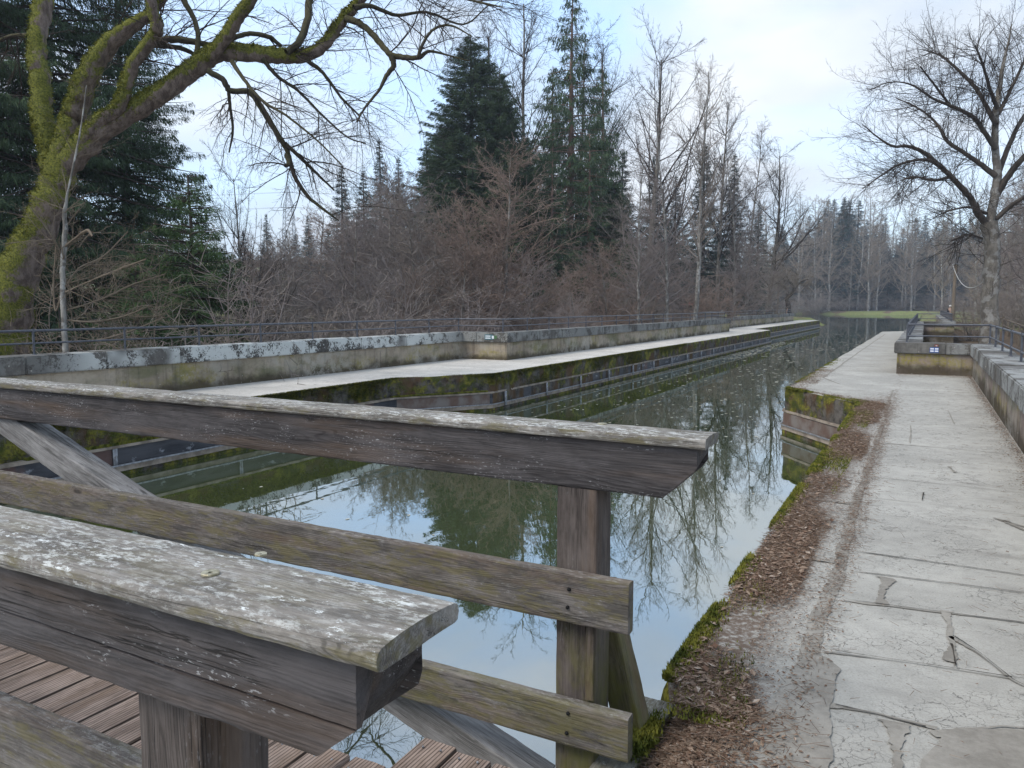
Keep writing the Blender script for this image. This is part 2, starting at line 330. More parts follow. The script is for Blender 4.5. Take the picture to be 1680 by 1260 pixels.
def frusta(segs, sides):
    """segs: array (n,8) p0 p1 r0 r1 -> V,F"""
    S = np.asarray(segs, float).reshape(-1, 8); p0, p1, r0, r1 = S[:, 0:3], S[:, 3:6], S[:, 6], S[:, 7]
    d = p1 - p0; ln = np.linalg.norm(d, axis=1, keepdims=True); ln[ln == 0] = 1; d = d / ln
    ref = np.where(np.abs(d[:, 2:3]) > .9, np.array([[1., 0, 0]]), np.array([[0, 0, 1.]]))
    u = np.cross(d, ref); u /= np.linalg.norm(u, axis=1, keepdims=True) + 1e-9; v = np.cross(d, u)
    a = np.arange(sides) * 2 * math.pi / sides
    ca, sa = np.cos(a)[None, :, None], np.sin(a)[None, :, None]
    off = u[:, None, :] * ca + v[:, None, :] * sa
    A = p0[:, None] + off * r0[:, None, None]; B = p1[:, None] + off * r1[:, None, None]
    V = np.concatenate([A, B], axis=1).reshape(-1, 3)
    i = np.arange(sides); j = (i + 1) % sides
    base = (np.arange(len(S)) * 2 * sides)[:, None]
    F = np.stack([base + i, base + j, base + j + sides, base + i + sides], axis=2).reshape(-1, 4)
    return V, F
def tube(pts, rad, sides=12, rough=0.0, seed=0):
    """one connected tube along a polyline"""
    P = np.array(pts, float); R = np.array(rad, float); n = len(P)
    T = np.gradient(P, axis=0); T /= np.linalg.norm(T, axis=1, keepdims=True) + 1e-9
    u = np.cross(T[0], [0, 0, 1.]);
    if np.linalg.norm(u) < .1: u = np.array([1., 0, 0])
    u /= np.linalg.norm(u); V = []; rr = np.random.RandomState(seed); ph = rr.rand(sides) * 6.28
    for i in range(n):
        u = u - T[i] * np.dot(u, T[i]); u /= np.linalg.norm(u) + 1e-9; v = np.cross(T[i], u)
        for s in range(sides):
            a = 2 * math.pi * s / sides
            k_ = 1 + rough * (math.sin(ph[s] + i * .55) * .5 + rr.uniform(-.5, .5) + .6 * math.sin(3 * a + i * .21 + seed))
            V.append(P[i] + (u * math.cos(a) + v * math.sin(a)) * R[i] * k_)
    i = np.arange(n - 1)[:, None] * sides; s = np.arange(sides)[None]; s2 = (s + 1) % sides
    F = np.stack([i + s, i + s2, i + s2 + sides, i + s + sides], axis=2).reshape(-1, 4)
    return np.array(V), F
def merge(parts):
    V, F, o = [], [], 0
    for v, f in parts: V.append(v); F.append(f + o); o += len(v)
    return np.concatenate(V), np.concatenate(F)
def box_vf(x0, x1, y0, y1, z0, z1):
    V = np.array([(x, y, z) for z in (z0, z1) for y in (y0, y1) for x in (x0, x1)], float)
    F = np.array([(0, 2, 3, 1), (4, 5, 7, 6), (0, 1, 5, 4), (2, 6, 7, 3), (0, 4, 6, 2), (1, 3, 7, 5)]); return V, F
def boxes(name, rects, mat, parent=None, bevel=0, sub=0, jit=0):
    bm = bmesh.new()
    for r in rects:
        V, F = box_vf(*r); vs = [bm.verts.new(v) for v in V]
        for f in F: bm.faces.new([vs[i] for i in f])
    if sub: bmesh.ops.subdivide_edges(bm, edges=[e for e in bm.edges if e.calc_length() > sub * 1.5], cuts=max(1, int(round(1.2 / sub))), use_grid_fill=True)
    if bevel and not sub: bmesh.ops.bevel(bm, geom=list(bm.edges), offset=bevel, segments=2, affect='EDGES')
    if jit:
        for v in bm.verts: v.co += Vector((rnd.uniform(-jit, jit), rnd.uniform(-jit, jit), rnd.uniform(-jit, jit)))
    me = bpy.data.meshes.new(name); bm.to_mesh(me); bm.free(); return link(name, me, mat, parent)
def copy_tree(o, parent=None):
    c = o.copy(); col.objects.link(c)
    if parent is not None: c.parent = parent
    for ch in o.children: copy_tree(ch, c)
    return c
def sines(p, seed, f=1.0, n=6):
    r = np.random.RandomState(seed); out = np.zeros(len(p))
    for _ in range(n):
        k_ = r.normal(size=p.shape[1]) * f; out += np.sin(p @ k_ + r.rand() * 6.28)
    return out / n
# ------------------------------------------------------------------ terrain
WPOLY = np.array([(-10.95, -40), (-.8, -40), (-.8, 252), (-90, 268), (-90, 170), (-24, 138), (-12.2, 118), (-10.95, 96)])
def inside_dist(X, Y):
    px, py = X.ravel(), Y.ravel(); ins = np.zeros(len(px), bool); dist = np.full(len(px), 1e9); n = len(WPOLY)
    for i in range(n):
        a, b = WPOLY[i], WPOLY[(i + 1) % n]
        cond = ((a[1] > py) != (b[1] > py)); dy = b[1] - a[1] if b[1] != a[1] else 1e-9
        ins ^= cond & (px < (b[0] - a[0]) * (py - a[1]) / dy + a[0])
        ab = b - a; t_ = np.clip(((px - a[0]) * ab[0] + (py - a[1]) * ab[1]) / (ab @ ab), 0, 1)
        dist = np.minimum(dist, np.hypot(px - a[0] - t_ * ab[0], py - a[1] - t_ * ab[1]))
    return np.where(ins, -dist, dist).reshape(X.shape)
def ss(a, b, x):
    t_ = np.clip((x - a) / (b - a), 0, 1); return t_ * t_ * (3 - 2 * t_)
def ground_z(X, Y):
    X = np.asarray(X, float); Y = np.asarray(Y, float)
    left = -4.5 * (1 - ss(62, 92, Y)) * ss(-13.5, -17, X) - .2 + 3.2 * ss(-14, -20, X) * (1 - ss(4, 16, Y))
    right = -.55 + .5 * ss(50, 60, Y) + 2.4 * ss(5, 17, X) * (1 - ss(120, 200, Y)) + .12 * np.sin(X * .9) * np.sin(Y * .5)
    base = np.where(X < -5.8, left, right)
    far = ss(96, 120, Y); base = base * (1 - far) + far * np.where(X < -5.8, .1, .05)
    base = base + 1.9 * ss(118, 165, Y) * ss(-26, -52, X) * (1 - ss(300, 420, Y)) * (1 - ss(-110, -160, X))
    D = np.hypot(X, Y); hill = 16 * ss(230, 420, D) * ss(-30, -120, X) + 9 * ss(270, 420, D)
    base = base + hill + .25 * sines(np.stack([X.ravel(), Y.ravel()], 1), 3, .12).reshape(X.shape)
    d = inside_dist(X, Y); wet = (d < 3.0)
    shore = -1.5 + (base + 1.5) * ss(-1.2, 2.6, d)
    z = np.where(wet, shore, base)
    under = (X > -13.1) & (X < 1.4) & (Y < 89) & ~((X > -.35) & (Y > 20.9) & (Y < 51.3)); return np.where(under, -2.0, z)
def axis(lo, hi, marks):
    a = [lo]
    while a[-1] < hi:
        x = a[-1]; st = next((s for l, h, s in marks if l <= x < h), 20); a.append(x + st)
    return np.array(a)
gx = axis(-900, 900, [(-900, -200, 50), (-200, -60, 8), (-60, -20, 2), (-20, 20, .8), (20, 80, 4), (80, 300, 20), (300, 900, 60)])
gy = axis(-120, 1400, [(-120, -10, 15), (-10, 60, 1.5), (60, 150, 1.5), (150, 290, 3), (290, 450, 12), (450, 1400, 60)])
X, Y = np.meshgrid(gx, gy); Z = ground_z(X, Y)
V = np.stack([X.ravel(), Y.ravel(), Z.ravel()], 1); nx_, ny_ = len(gx), len(gy)
ii = (np.arange(ny_ - 1)[:, None] * nx_ + np.arange(nx_ - 1)[None]).ravel()
F = np.stack([ii, ii + 1, ii + 1 + nx_, ii + nx_], 1)
tag(link('ground', np_mesh('ground', V, F, True), 'ground'), kind='structure')
def gz(x, y): return float(ground_z(np.array([[x]]), np.array([[y]]))[0, 0])
WZ = -.93
me = bpy.data.meshes.new('water'); me.from_pydata([(x, y, WZ) for x, y in WPOLY + np.array([0, 0])], [], [tuple(range(len(WPOLY)))])
tag(link('water', me, 'water'), kind='structure')
# footpath climbing the far meadow
pp = [(-30, 150), (-34, 165), (-44, 182), (-62, 205), (-90, 235)]; V = []
pts = np.array([(np.interp(t_, range(5), [p[0] for p in pp]), np.interp(t_, range(5), [p[1] for p in pp])) for t_ in np.linspace(0, 4, 40)])
nrm = np.gradient(pts, axis=0); nrm = np.stack([-nrm[:, 1], nrm[:, 0]], 1); nrm /= np.linalg.norm(nrm, axis=1, keepdims=True)
for s in (-1, 0, 1):
    q = pts + nrm * s * .9; V.append(np.column_stack([q, ground_z(q[:, :1], q[:, 1:2])[:, 0] + .06]))
V = np.stack(V, 1).reshape(-1, 3); F = [(i * 3 + j, i * 3 + j + 1, i * 3 + j + 4, i * 3 + j + 3) for i in range(39) for j in (0, 1)]
tag(link('path', np_mesh('path', V, F), 'paving_left'), kind='structure')
# ------------------------------------------------------------------ towpaths
def edge_r(y): return np.interp(y, [3.14, 3.22, 14.33, 16.33, 55.2, 57.2], [-.87, -.94, -.94, -2.4, -2.4, -.94])
def dip(x, y): return -.15 * np.exp(-((x + .87) / .17) ** 2) * np.clip((3.3 - y) / .2, 0, 1)
def edge_l(y): return np.interp(y, [14.3, 16.5, 55.2, 57.3], [-10.8, -9.33, -9.33, -10.8])
def towpath(name, edge, inner, sgn, y1, mats, seed):
    ys = np.concatenate([np.arange(-4, 14, .06), np.arange(14, 17, .05), np.arange(17, 60, .2), np.arange(60, y1 + .1, .5)])
    e = edge(ys); P2 = np.column_stack([ys, ys * 0])
    wob = .022 * sines(P2, seed, 9) + .016 * sines(P2, seed + 1, 31) + .03 * sines(P2, seed + 2, 2.0)
    e = e + wob; rows = []
    prof = [(0.0, -1.7), (0.0, -.5), (.0, -.30), (-.012, -.14), (.0, -.05), (.022, -.012), (.06, .0), (.14, .002)]
    for dx, z in prof:
        jx = .018 * sines(np.column_stack([ys, np.full(len(ys), z * 9)]), seed + 5, 8) if z > -1 and z < -.01 else 0
        jz = .010 * sines(np.column_stack([ys, np.full(len(ys), dx * 20)]), seed + 8, 7) if z > -.2 else 0
        rows.append(np.column_stack([e + sgn * dx + jx, ys, np.full(len(ys), z) + jz]))
    for f_ in (.04, .08, .12, .18, .25, .35, .6, 1.0):
        xx = e + sgn * .14; rows.append(np.column_stack([xx + ((inner(ys) if callable(inner) else inner) - xx) * f_, ys, .001 * sines(np.column_stack([ys, np.full(len(ys), f_ * 4)]), seed + 9, 1.3)]))
    V = np.stack(rows, 1); nr = V.shape[1]; n = len(ys)
    if sgn > 0: V[:, :, 2] += dip(V[:, :, 0], V[:, :, 1]) * (V[:, :, 2] > -.2)
    i = np.arange(n - 1)[:, None] * nr; j = np.arange(nr - 1)[None]
    F = np.stack([i + j, i + j + 1, i + j + 1 + nr, i + j + nr], 2)
    if sgn < 0: F = F[:, :, ::-1]
    mi = np.broadcast_to((np.arange(nr - 1) >= 5) * 1, (n - 1, nr - 1)).ravel()
    F = F[:, :, ::-1].reshape(-1, 4)
    return tag(link(name, np_mesh(name, V.reshape(-1, 3), F, True, mi), mats), kind='structure')
towpath('towpath', edge_r, lambda y: np.interp(y, [21.2, 21.3, 50.7, 50.8], [1.2, -.3, -.3, 1.2]), 1, 92, ['mossy_face', 'paving'], 5)
towpath('towpath', edge_l, -13.0, -1, 97, ['mossy_face', 'paving_left'], 15)
# mortar strip, joints and patches in the near paving (flat sheets 3-4 mm above it)
def ribbon(pts, widths, z, seed, step=.03, jag=.25):
    P = np.array(pts, float); seg = np.hypot(*np.diff(P, axis=0).T); s = np.concatenate([[0], np.cumsum(seg)]); n = max(3, int(s[-1] / step))
    t_ = np.linspace(0, s[-1], n); x = np.interp(t_, s, P[:, 0]); y = np.interp(t_, s, P[:, 1]); wd = np.interp(t_, s, widths)
    r_ = np.random.RandomState(seed); w1 = wd * (1 + jag * (sines(t_[:, None], seed, 9) * 1.6 + r_.uniform(-.6, .6, n))); w2 = wd * (1 + jag * (sines(t_[:, None], seed + 1, 11) * 1.6 + r_.uniform(-.6, .6, n)))
    wv = .4 * wd.mean() * sines(t_[:, None], seed + 3, 4) + .01 * sines(t_[:, None], seed + 4, 2.2)
    tpr = np.clip(np.minimum(t_, s[-1] - t_) / .1, .1, 1) if s[-1] > 1.0 else np.clip(1.9 - 1.2 * np.sin(np.pi * t_ / s[-1]), .5, 2); tpr = tpr if True else np.clip(np.minimum(t_, s[-1] - t_) / min(.12, s[-1] / 3), .06, 1); w1 = w1 * tpr; w2 = w2 * tpr
    dx = np.gradient(x); dy = np.gradient(y); l = np.hypot(dx, dy); nx, ny = -dy / l, dx / l
    A = np.column_stack([x + nx * (w1 / 2 + wv), y + ny * (w1 / 2 + wv), np.full(n, z)]); B = np.column_stack([x - nx * (w2 / 2 - wv), y - ny * (w2 / 2 - wv), np.full(n, z)])
    V = np.concatenate([A, B]); i = np.arange(n - 1); F = np.stack([i + n, i + n + 1, i + 1, i], 1); return V, F
def poly_disc(pts, z):
    pts = np.array(pts, float); n = len(pts); V = np.column_stack([pts, np.full(n, z)]); return V
parts = [ribbon([(-.37, 1.5), (-.40, 3.34), (-.42, 6.25), (-.44, 10.5), (-.48, 16.8)], [.12, .085, .075, .06, .03], .0042, 1),
         ribbon([(-1.5, 17.5), (-2.0, 19), (-2.02, 30), (-2.0, 50)], [.04, .05, .05, .05], .004, 2)]
tag(link('mortar_strip', np_mesh('mortar_strip', *merge(parts)), 'mortar'), kind='structure')
J = []
for (a, b, w_) in [((-.35, 5.54), (1.0, 5.50), .014), ((-.35, 5.10), (1.0, 5.20), .010), ((-.34, 4.56), (1.0, 4.72), .022), ((-.35, 3.82), (.42, 3.92), .007), ((-.33, 3.30), (.12, 3.30), .03),
                   ((-.42, 8.1), (1.0, 8.0), .012), ((-.42, 7.2), (1.0, 7.15), .008), ((-.44, 10.2), (1.0, 10.1), .02), ((-.45, 12.1), (1.0, 12.2), .012), ((-.46, 14.2), (1.0, 14.1), .014), ((-.9, 15.6), (1.0, 15.6), .012), ((-1.9, 18), (-.55, 18.3), .02)]:
    m_ = ((a[0] + b[0]) / 2, (a[1] + b[1]) / 2 + .02); J.append(ribbon([a, m_, b], [w_ * 1.1, w_ * .55, w_ * .55], .0056, len(J) + 5, .02, .5))
for ln, w_ in [([(-.14, 5.08), (-.15, 4.85), (-.13, 4.6)], .045), ([(.17, 4.66), (.19, 4.4), (.2, 4.2), (.19, 3.98)], .03), ([(.19, 4.3), (.3, 4.15), (.42, 3.9), (.6, 3.75), (.8, 3.7)], .010),
               ([(.1, 3.25), (.35, 3.45), (.5, 3.5), (.75, 3.46)], .022), ([(-.02, 3.28), (.0, 3.0), (-.01, 2.6)], .05), ([(.6, 6.9), (.75, 6.6), (.78, 6.3)], .03), ([(.55, 6.95), (.75, 6.75), (.95, 6.78)], .02), ([(.3, 9), (.34, 8.7)], .02),
               ([(-.93, 6.9), (-.45, 6.9)], .03), ([(-.9, 5.2), (-.44, 5.25)], .04), ([(-.93, 9.3), (-.45, 9.3)], .03), ([(-.1, 11.9), (-.08, 10.3)], .015), ([(.4, 13.9), (.45, 12.3)], .012)]:
    J.append(ribbon(ln, [w_] * len(ln), .0072, len(J) + 50, .02, .6))
tag(link('paving_joints', np_mesh('paving_joints', *merge(J)), 'mortar'), kind='structure')
C = []
for ln in [[(-.34, 4.57), (1.0, 4.735)], [(-.34, 5.545), (.5, 5.53), (1.0, 5.49)], [(-.3, 5.11), (1.0, 5.205)], [(.2, 4.3), (.3, 4.15), (.42, 3.9), (.6, 3.74)], [(-.3, 3.84), (.42, 3.93)], [(-.25, 3.31), (.08, 3.29)], [(.19, 4.2), (.20, 3.95)], [(.06, 7.6), (.05, 7.3)], [(.75, 6.6), (.79, 6.25)]]:
    C.append(ribbon(ln, [.0045] * len(ln), .0100, len(C) + 90, .02, .8))
tag(link('paving_cracks', np_mesh('paving_cracks', *merge(C)), 'dark_crack'), kind='structure')
def patch(name, outline, z, seed, mat):
    P = np.array(outline + [outline[0]], float); s = np.concatenate([[0], np.cumsum(np.hypot(*np.diff(P, axis=0).T))]); n = int(s[-1] / .025); t_ = np.linspace(0, s[-1], n, endpoint=False)
    x = np.interp(t_, s, P[:, 0]) + .018 * sines(t_[:, None], seed, 14) + rs.uniform(-.006, .006, n); y = np.interp(t_, s, P[:, 1]) + .03 * sines(t_[:, None], seed + 1, 11)
    me = bpy.data.meshes.new(name); me.from_pydata([(a, b, z) for a, b in zip(x, y)], [], [tuple(range(n))]); return tag(link(name, me, mat), kind='structure')
patch('mortar_patch', [(-.60, 2.6), (-.58, 1.9), (-.28, 1.9), (-.22, 2.9), (-.26, 3.3), (-.28, 3.65), (-.34, 3.75), (-.44, 3.75), (-.48, 3.2), (-.62, 2.9)], .0084, 3, 'mortar')
patch('mortar_patch', [(.08, 3.1), (.2, 3.35), (.45, 3.45), (.95, 3.5), (.95, 2.6), (.3, 2.5), (.06, 2.95)], .0090, 7, 'mortar')
# ------------------------------------------------------------------ channel lining below the towpaths
def lining(edge, sgn, y0, y1, label):
    e = empty('channel_lining', (0, 0, WZ), label=label, cat='channel lining')
    def prism(name, d0, d1, z0, z1, mat, seg=None):
        ys = np.array(seg if seg is not None else [y0, 14.32, 16.4, 55.2, 57.25, y1]); a = edge(ys)
        V = []
        for d, z in ((d0, z0), (d1, z0), (d1, z1), (d0, z1)): V.append(np.column_stack([a + sgn * d, ys, np.full(len(ys), z - WZ)]))
        V = np.stack(V, 1).reshape(-1, 3); F = []
        for i in range(len(ys) - 1):
            for j in range(4): F.append((i * 4 + j, i * 4 + (j + 1) % 4, i * 4 + 4 + (j + 1) % 4, i * 4 + 4 + j))
        F += [(0, 3, 2, 1), tuple(len(ys) * 4 - 4 + q for q in range(4))]
        me = bpy.data.meshes.new(name); me.from_pydata([tuple(v) for v in V], [], F); return link(name, me, mat, e)
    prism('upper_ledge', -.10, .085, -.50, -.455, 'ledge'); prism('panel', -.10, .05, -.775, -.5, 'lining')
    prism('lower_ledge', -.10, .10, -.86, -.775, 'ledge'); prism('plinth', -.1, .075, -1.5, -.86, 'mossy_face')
    prism('pipe', .11, .135, -.772, -.75, 'galvanised')
    prism('red_board', -.02, .056, -.76, -.515, 'red_board', [14.36, 15.3, 16.36])
    first = None
    for i in range(22):
        yy = 7.3 + i * 2.42
        if yy > min(y1, 60): break
        if 14 < yy < 16.6: continue
        if first is None:
            V, F = merge([box_vf(-.012, .012, -.035, .035, -.16, .19), box_vf(-.03, .03, -.012, .012, -.14, .17)])
            first = link('bracket', np_mesh('bracket', V, F), 'galvanised', e); b = first
            bolt = link('bolt', np_mesh('bolt', *frusta([(.0, 0, .05, .03 * sgn, 0, .05, .02, .02)], 8)), 'ledge', b)
        else: b = copy_tree(first, e)
        b.location = (float(edge(np.array(yy))) + sgn * .075, yy, -.68 - WZ)
    return e
lining(edge_l, 1, -4, 96, 'dark lining panels between pale ledges above the water below the far left towpath')
lining(edge_r, -1, -4, 92, 'board lining with red stain under the mossy corner of the right towpath')
# ------------------------------------------------------------------ parapet walls and railings
def wall(body, cop, zb, z1, z2, mats, label, loc):
    e = empty('parapet_wall', loc, label=label, cat='parapet wall')
    lx, ly, lz = loc
    boxes('body', [(a - lx, b - lx, c - ly, d - ly, zb - lz, z1 - lz) for a, b, c, d in body], mats[0], e)
    bl = []; rr = random.Random(3)
    for a, b, c, d in cop:
        if d - c > b - a:
            y = c
            while y < d - .01:
                l = rr.uniform(1.35, 2.05); y2 = d if d - y - l < .7 else y + l
                ox, oz = rr.uniform(-.012, .012), rr.uniform(-.008, .008); bl.append((a + ox - lx, b + ox - lx, y + .003 - ly, y2 - .003 - ly, z1 + .001 - lz, z2 + oz - lz)); y = y2
        else: m_ = (a + b) / 2; bl += [(a - lx, m_ - .003 - lx, c - ly, d - ly, z1 + .001 - lz, z2 - lz), (m_ + .003 - lx, b - lx, c - ly, d - ly, z1 + .001 - lz, z2 - .006 - lz)]
    boxes('coping', bl, mats[1], e, bevel=.018); return e
WL = wall([(-13.25, -12.79, -4, 20.6), (-13.25, -11.19, 20.6, 21.06), (-11.65, -11.19, 21.06, 50.54), (-13.25, -11.19, 50.54, 51), (-13.25, -12.79, 51, 90)],
     [(-13.32, -12.72, -4.07, 20.53), (-13.32, -11.12, 20.53, 21.13), (-11.72, -11.12, 21.13, 50.47), (-13.32, -11.12, 50.47, 51.07), (-13.32, -12.72, 51.07, 90.07)],
     -5, .54, .84, ['wall_left', 'coping_left'], 'long tan stone parapet with lichen white coping along the far left towpath', (-13, 43, 0))
WR = wall([(1.05, 1.51, -4, 21), (-.55, 1.51, 21, 21.46), (-.55, -.09, 21.46, 50.54), (-.55, 1.51, 50.54, 51), (1.05, 1.51, 51, 90)],
     [(.98, 1.58, -4.07, 20.93), (-.62, 1.58, 20.93, 21.53), (-.62, -.02, 21.53, 50.47), (-.62, 1.58, 50.47, 51.07), (.98, 1.58, 51.07, 90.07)],
     -2, .50, .76, ['wall_right', 'coping_right'], 'stone parapet with dark coping jutting into the right towpath', (1.2, 43, 0))
def railing(path, z0, ztop, zmid, spacing, label, first_y=None):
    ox, oy = path[0]; e = empty('metal_railing', (ox, oy, z0), label=label, cat='railing')
    P = [(x - ox, y - oy) for x, y in path]; s1, s2 = [], []
    for z, nm, r in ((ztop - z0, 'top_rail', .021), (zmid - z0, 'lower_rail', .017)):
        segs = [(*P[i], z, *P[i + 1], z, r, r) for i in range(len(P) - 1)]; link(nm, np_mesh(nm, *frusta(segs, 8), True), 'rail_paint', e)
    V, F = merge([frusta([(0, 0, -.02, 0, 0, ztop - z0 - .005, .020, .020)], 8), frusta([(0, 0, 0, 0, 0, .012, .045, .04)], 8), frusta([(0, 0, ztop - z0 - .03, 0, 0, ztop - z0 + .03, .028, .026)], 8)])
    me = np_mesh('post', V, F, True); n = 0; me.materials.append(M['rail_paint'])
    for i in range(len(P) - 1):
        a, b = np.array(P[i]), np.array(P[i + 1]); l = np.linalg.norm(b - a); k_ = max(1, int(round(l / spacing)))
        for j in range(k_ + (i == len(P) - 2)):
            q = a + (b - a) * j / k_; o = bpy.data.objects.new('post', me); col.objects.link(o); o.parent = e; o.location = (q[0], q[1], 0)
    return e
railing([(-13.08, .9), (-13.08, 20.86), (-11.47, 20.86), (-11.47, 50.7), (-13.08, 50.7), (-13.08, 89.5)], .84, 1.24, 1.03, 1.63, 'dark two bar metal railing on the long left parapet coping')
railing([(1.38, 1.0), (1.38, 21.3), (-.36, 21.3), (-.36, 50.75), (1.38, 50.75), (1.38, 89.5)], .76, 1.20, .92, 1.72, 'dark two bar metal railing on the right parapet coping')
# painted trail marks on the coping faces
def mark(pieces, parent, label=None):
    root = None
    for nm, (x0, x1, z0, z1), y, mat in pieces:
        b = boxes(nm, [(x0 - parent.location.x, x1 - parent.location.x, y - .0035 - parent.location.y, y + .001 - parent.location.y, z0, z1)], mat, parent)
mark([('trail_mark', (-11.93, -11.63, .62, .78), 20.53, 'paint_teal'), ('trail_mark', (-11.90, -11.72, .715, .745), 20.5270, 'paint_white'), ('trail_mark', (-11.90, -11.72, .65, .685), 20.5270, 'paint_white'),
      ('trail_mark', (-11.625, -11.50, .65, .75), 20.53, 'paint_green'), ('trail_mark', (-11.67, -11.60, .65, .74), 20.5240, 'paint_white')], WL)
mark([('trail_mark', (.145, .335, .545, .665), 20.93, 'paint_blue'), ('trail_mark', (.155, .23, .615, .650), 20.9270, 'paint_white'), ('trail_mark', (.25, .325, .615, .650), 20.9270, 'paint_white'),
      ('trail_mark', (.155, .23, .56, .595), 20.9270, 'paint_white'), ('trail_mark', (.25, .325, .56, .595), 20.9270, 'paint_white'), ('trail_mark', (.24, .32, .69, .735), 20.93, 'paint_red'), ('trail_mark', (.262, .30, .70, .712), 20.9270, 'paint_white')], WR)
# ------------------------------------------------------------------ footbridge
bridge = empty('footbridge', (-.9, 1.7, 0), label='weathered grey timber footbridge with heavy handrails crossing the canal in the foreground', cat='footbridge')
BL = Vector((-.9, 1.7, 0))
def timber(name, p0, p1, w, h, mat, up=(0, 0, 1), bev=.008, seed=0, crown=0.0, groove=None, cut0=None, cut1=None, step=.05, rough=.0016, parent=None, mat_i=None):
    p0, p1 = Vector(p0), Vector(p1); ax = (p1 - p0); Ln = ax.length; ax.normalize(); u = Vector(up); u = (u - ax * u.dot(ax)).normalized(); sd_ = u.cross(ax)
    # cross-section (y,z), y along sd_, z along u, centred
    hw, hh, b = w / 2, h / 2, bev; q = []
    def side(a, c, n):
        for i in range(n): t_ = i / n; q.append((a[0] + (c[0] - a[0]) * t_, a[1] + (c[1] - a[1]) * t_))
    side((-hw + b, -hh), (hw - b, -hh), 5); side((hw - b, -hh), (hw - b * .3, -hh + b * .3), 1); side((hw - b * .3, -hh + b * .3), (hw, -hh + b), 1)
    g0 = len(q); side((hw, -hh + b), (hw, hh - b), 14); g1 = len(q); side((hw, hh - b), (hw - b * .3, hh - b * .3), 1); side((hw - b * .3, hh - b * .3), (hw - b, hh), 1)
    side((hw - b, hh), (-hw + b, hh), 8); side((-hw + b, hh), (-hw + b * .3, hh - b * .3), 1); side((-hw + b * .3, hh - b * .3), (-hw, hh - b), 1)
    side((-hw, hh - b), (-hw, -hh + b), 6)
    side((-hw, -hh + b), (-hw + b * .3, -hh + b * .3), 1); side((-hw + b * .3, -hh + b * .3), (-hw + b, -hh), 1)
    q = np.array(q); n = max(2, int(Ln / step)); K = len(q); xs = np.linspace(0, 1, n + 1); V = []
    r_ = np.random.RandomState(seed + 100)
    for t_ in xs:
        yy, zz = q[:, 0].copy(), q[:, 1].copy()
        if crown: zz = zz - np.where(zz > 0, crown * (2 * yy / w) ** 2, 0)
        if groove:
            gzv = groove[0] + groove[1] * math.sin(t_ * 7 + groove[2]) * .4 + groove[3] * t_
            side_z = zz[g0:g1]; k_ = int(np.argmin(np.abs(side_z - gzv)))
            zz[g0 + k_] = gzv; yy[g0 + k_] -= groove[4] * (.35 + .65 * abs(math.sin(t_ * 23 + 1)))
            if k_ > 0: zz[g0 + k_ - 1] = gzv - .0035
            if k_ < g1 - g0 - 1: zz[g0 + k_ + 1] = gzv + .0035
        x0_ = cut0(zz) if cut0 else 0.0; x1_ = Ln - (cut1(zz) if cut1 else 0.0)
        xx = x0_ + (x1_ - x0_) * t_ + 0 * zz
        pts_ = np.column_stack([xx, yy, zz])
        amp = rough * (sines(pts_ * np.array([1, 12, 12]), seed, 3) + .6 * r_.uniform(-1, 1, K)); rad = np.sign(yy) * (np.abs(np.abs(yy) - hw) < b * 1.2); rz = np.sign(zz) * (np.abs(np.abs(zz) - hh) < b * 1.2)
        pts_[:, 1] += amp * rad; pts_[:, 2] += amp * rz; V.append(pts_)
    V = np.concatenate(V); F = []
    for i in range(n):
        for j in range(K): j2 = (j + 1) % K; F.append((i * K + j, i * K + K + j, i * K + K + j2, i * K + j2))
    F.append(tuple(range(K))); F.append(tuple(n * K + j for j in reversed(range(K))))
    me = bpy.data.meshes.new(name); me.from_pydata([tuple(v) for v in V], [], F); me.validate()
    o = link(name, me, mat, parent or bridge)
    mtx = Matrix((ax, sd_, u)).transposed().to_4x4(); loc = p0 - (BL if (parent is None) else Vector((0, 0, 0)))
    o.rotation_euler = mtx.to_euler(); o.location = loc; return o
# with the long axis +X and up +Z the local -Y side is the world +Y side, so rails running to -X put the grooved side on -Y... build from right to left
XR, XL = -.64, -11.1
def rail_x(name, xr, xl, yc, zc, w, h, mat, **k): return timber(name, (xr, yc, zc), (xl, yc, zc), w, h, mat, **k)
def cut(zc, dx): return lambda z: np.clip((zc - z) / 1.0, 0, None) * dx
FY, NYY = 2.67, .885      # centre lines of the two handrails
capF = rail_x('handrail_cap', -.635, XL, 2.672, 1.183, .186, .040, 'wood_cap', seed=1, crown=.005, bev=.009)
rail_x('top_beam', -.668, XL + .05, 2.68, 1.068, .16, .190, 'wood_beam', seed=2, step=.05, cut0=lambda z: np.clip(.02 - z, 0, None) * 1.05)
capN = rail_x('handrail_cap', -.618, XL, .878, 1.182, .204, .038, 'wood_cap', seed=3, crown=.007, bev=.011, step=.03, rough=.0011)
rail_x('top_beam', -.674, XL + .05, .88, 1.078, .16, .172, 'wood_beam', seed=4, step=.03, groove=(-.022, .014, 0, .06, .016), cut0=lambda z: np.clip(-.02 - z, 0, None) * 1.25)
rail_x('middle_rail', -.888, XL + .2, 2.573, .563, .052, .192, 'wood_rail', seed=5)
rail_x('middle_rail', -.90, XL + .2, 1.03, .563, .052, .192, 'wood_rail', seed=6)
rail_x('lower_rail', -.882, XL + .2, 2.573, .067, .052, .172, 'wood_rail', seed=7)
rail_x('lower_rail', -.90, XL + .2, 1.03, .067, .052, .172, 'wood_rail', seed=8)
for i, px in enumerate((-1.118, -5.9, -10.65)):
    timber('post', (px, 2.68, -.25 if i != 1 else -.3), (px, 2.68, .972), .165, .155, 'wood_post', up=(0, 1, 0), seed=20 + i, bev=.01)
    timber('post', (px - .015, .92, -.25), (px - .015, .92, .988), .165, .155, 'wood_post', up=(0, 1, 0), seed=30 + i, bev=.01)
